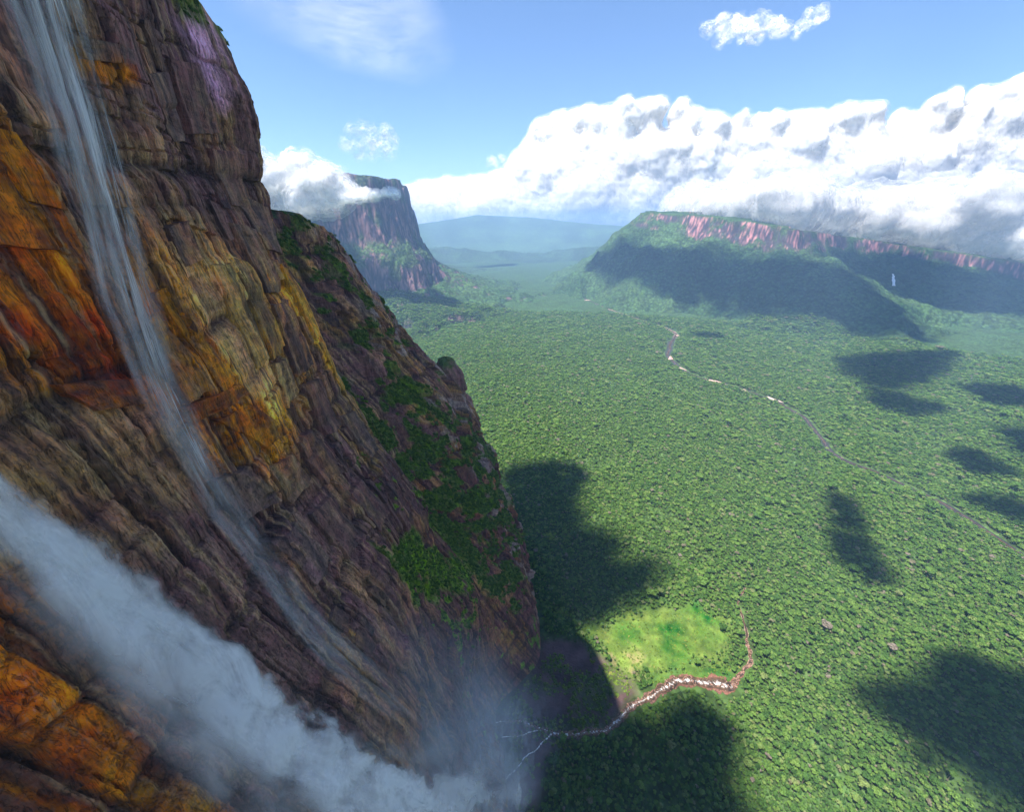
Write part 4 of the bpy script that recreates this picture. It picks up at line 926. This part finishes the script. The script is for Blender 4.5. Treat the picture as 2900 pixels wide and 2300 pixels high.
cloud_mesh('cloud_bank', P, Rr, 130, [(.97, 1.), (1.05, .30), (1.15, .20)], [(300, 4200), (120, 1500), (100, 600), (70, 260)], M_CLOUD, 'huge bright white cumulus bank piled up above the far ridge', 'cloud', seed=801, smooth=45)
def puffs(name, c, size, n, rr, label, group=None, voxel=None, mat=None, shells=None, seed=0, amps=None):
    if seed > 2: shells = [(.7, .16), (1., .14), (1.4, .12), (1.8, .08)]
    rg_ = np.random.RandomState(seed); P = np.array(c)+rg_.normal(size=(n, 3))*np.array(size)*.5; r = rg_.uniform(.5, 1.2, n)*rr
    return cloud_mesh(name, P, r, voxel or rr*.22, shells or [(.55, .26), (.8, .24), (1.05, .22), (1.35, .16)], amps or [(rr*.45, rr*1.8), (rr*.3, rr*.7), (rr*.18, rr*.33)], mat or M_WISP, label, 'cloud', group, seed=810+seed, smooth=8)
puffs('cloud', (11200,24000,9330), (2500,800,300), 46, 230, 'small ragged white cloud high in the open blue sky', seed=1)
puffs('cloud', (13800,24000,9690), (420,300,180), 9, 230, 'tiny pale puff beside the small ragged cloud high in the sky', seed=2)
puffs('cloud', (-8560,30000,5900), (1150,700,600), 22, 330, 'soft pale cloud floating above the left table mountain', seed=3)
puffs('cloud', (-10550,30000,5700), (330,300,200), 7, 230, 'tiny white puff near the edge of the dark wall', seed=4)
puffs('cloud', (-900,30000,4724), (900,500,120), 12, 190, 'thin flat cloud sliver just above the horizon bank', seed=5)
# high veil: three loose layers of thin cloud
rv = np.random.RandomState(71); Vv, Ff, Aa = [], [], []
for k in range(3):
    xs = np.linspace(-13500, -1500, 60); ys = np.linspace(11500, 25000, 60); X, Y = np.meshgrid(xs, ys); Z = 7300+k*260+220*fbm(X/3000, Y/3000, octaves=4, seed=820+k)
    e = np.clip(1-np.hypot((X+5600-.1*(Y-19000))/3400, (Y-18500)/6500), 0, 1)**.8; Ff.append(grid_faces(60, 60)+k*3600); Vv.append(np.stack([X, Y, Z], -1).reshape(-1, 3)); Aa.append((e*.19).ravel())
veil = mesh_obj('cloud_veil', np.concatenate(Vv), np.concatenate(Ff), mat_cloud('veil_cloud', .00032, .30, .75, .7), attrs={'alpha': ('FLOAT', np.concatenate(Aa))})
tag(veil, 'faint milky veil of cloud at the top of the sky', 'cloud')
# vapour that lies on the two mountains
n = 300; x = rc.uniform(2900, 13500, n); rim = np.interp(x, [m[0] for m in MESA[:11]], [m[1] for m in MESA[:11]]); y = rim+520+rc.uniform(0, 1, n)**1.4*2600; zt = mesa_right(x, y)[0]; r = rc.uniform(150, 360, n)
z = np.minimum(np.maximum(zt, 330)+r*.55+rc.uniform(0, 1, n)**1.5*620, 1440-r)
cloud_mesh('low_cloud', np.stack([x, y, z], -1), r, 52, [(.9, 1.), (1.1, .42), (1.3, .28)], [(60, 420), (32, 170), (20, 75)], M_LOWC, 'long white cloud resting on top of the ridge across the valley', 'cloud', seed=831, smooth=14)
n = 170; x = np.concatenate([rc.uniform(-2700, -1090, 90), rc.uniform(-1700, -1060, 80)]); lo = np.interp(x, [-2700, -1900, -1600, -1330, -1150, -1030], [1050, 1050, 1095, 1150, 1165, 1165]); hi = np.interp(x, [-2700, -2122, -1881, -1675, -1508, -1332, -1150, -1030], [1540, 1510, 1440, 1370, 1235, 1205, 1190, 1185])
r = np.clip((hi-lo)*.36, 30, 110)*rc.uniform(.8, 1.15, n); z = np.clip(rc.uniform(lo, hi), lo+r*.7, np.maximum(hi-r*.7, lo+r*.7)); y = 4250+rc.normal(size=n)*45
cloud_mesh('low_cloud', np.stack([x, y, z], -1), r, 20, [(.8, .95), (1.05, .6), (1.3, .42), (1.6, .28)], [(22, 190), (18, 80), (12, 34)], M_LOWC, 'white mist wrapped round the upper part of the left table mountain', 'cloud', seed=841, smooth=6)

# unseen clouds overhead, shaped so that their shadows lie on the forest
SHADE = [  # outline of the shadow on the land, ground height there, cloud base
 ([(-35,1392),(220,1409),(272,1307),(203,1134),(230,992),(312,893),(432,875),(373,775),(254,704),(141,665),(0,584),(-100,900)], 0, 3300, 75),
 ([(225,475),(333,496),(430,496),(410,440),(385,380),(370,335),(340,250),(60,240),(60,420)], 0, 3200, 60),
 ([(1007,605),(1069,563),(1180,533),(1000,290),(752,330),(713,430),(740,520),(860,540)], 0, 3300, 55),
 ([(1161,1216),(1244,1188),(1103,951),(1037,791),(986,791),(944,875),(960,950)], 0, 3300, 42),
 ([(1600,1216),(1761,1188),(1900,1000),(1709,1000)], 0, 3400, 50),
 ([(2386,2826),(3511,3073),(2702,2424),(2049,2111)], 0, 3000, 130),
 ([(2342,1753),(2700,1700),(2300,1300),(2117,1409)], 0, 2600, 90),
 ([(-965,4897),(-607,4743),(-607,4343),(-900,4450)], 60, 3600, 90),
 ([(1618,3610),(1841,3560),(1841,3400),(1640,3400)], 0, 3200, 60),
 ([(1150,6900),(1500,6300),(2000,5600),(2650,5100),(3200,4870),(3600,4600),(3700,3900),(3500,3250),(3000,3400),(2250,4100),(1600,4900),(1100,6200)], 350, 4600, 190),
 ([(3650,5150),(4300,5450),(4900,5400),(5900,4600),(7600,4000),(7600,2600),(6000,3300),(5000,3800),(4300,4150),(3800,4550)], 380, 4800, 220),
 ([(1950,2050),(2250,2200),(2350,1950),(2050,1850)], 0, 3600, 70),
 ([(2750,2350),(3100,2300),(2900,1950),(2600,2000)], 0, 3600, 80),
 ([(1850,1480),(2050,1560),(2000,1330),(1820,1330)], 0, 3600, 45),
 ([(-1400,10700),(100,11500),(0,11000),(-1200,10300)], 0, 6500, 200),
]
WHERE = ['the forest beside the buttress', 'the trees south of the white stream', 'the canopy at the lower right', 'a small patch of mid valley forest', 'the forest by the dark river bend', 'the forest under the far waterfall', 'the forest at the right edge of the valley', 'the slope below the left table mountain', 'the forest by the upper river bars', 'the front slope of the ridge', 'the right end of the ridge', 'a strip of forest east of the river', 'the forest near the right foot of the ridge', 'a small stand of trees right of the dark river', 'the far end of the valley']
for i, (poly, gz, hz_, r0) in enumerate(SHADE):
    po = np.array(poly, float); k = (hz_-gz)/SUN.z; off = np.array([SUN.x*k, SUN.y*k]); rg_ = np.random.RandomState(900+i); pts, rr = [], []
    lo, hi = po.min(0), po.max(0); need = int(np.prod(hi-lo)/(r0*r0)*1.5)+14; tries = 0
    while len(pts) < need and tries < 60000:
        tries += 1; p = lo+(hi-lo)*rg_.rand(2)
        if not in_poly(np.array([p[0]]), np.array([p[1]]), po)[0]: continue
        dd = float(seg_dist(np.array([p[0]]), np.array([p[1]]), [tuple(v) for v in po]+[tuple(po[0])])[0][0])
        r = min(r0*rg_.uniform(.6, 1.3), max(dd*1.1, r0*.35)); q = p+off; pts.append((q[0], q[1], hz_+r*.6+rg_.uniform(0, .8)*min(dd, 2*r0))); rr.append(r)
    cloud_mesh('shadow_cloud', pts, rr, r0*.26, [(.7, 1.), (.95, .6), (1.2, .45), (1.5, .3)], [(r0*.35, r0*1.6), (r0*.2, r0*.6)], mat_cloud('shade_cloud', .5/r0, .36, .6) if i == 0 else M_SHADE, 'unseen overhead cloud shaped to shade '+WHERE[i], 'cloud', 'unseen clouds overhead shaped for their shadows', seed=850+i)
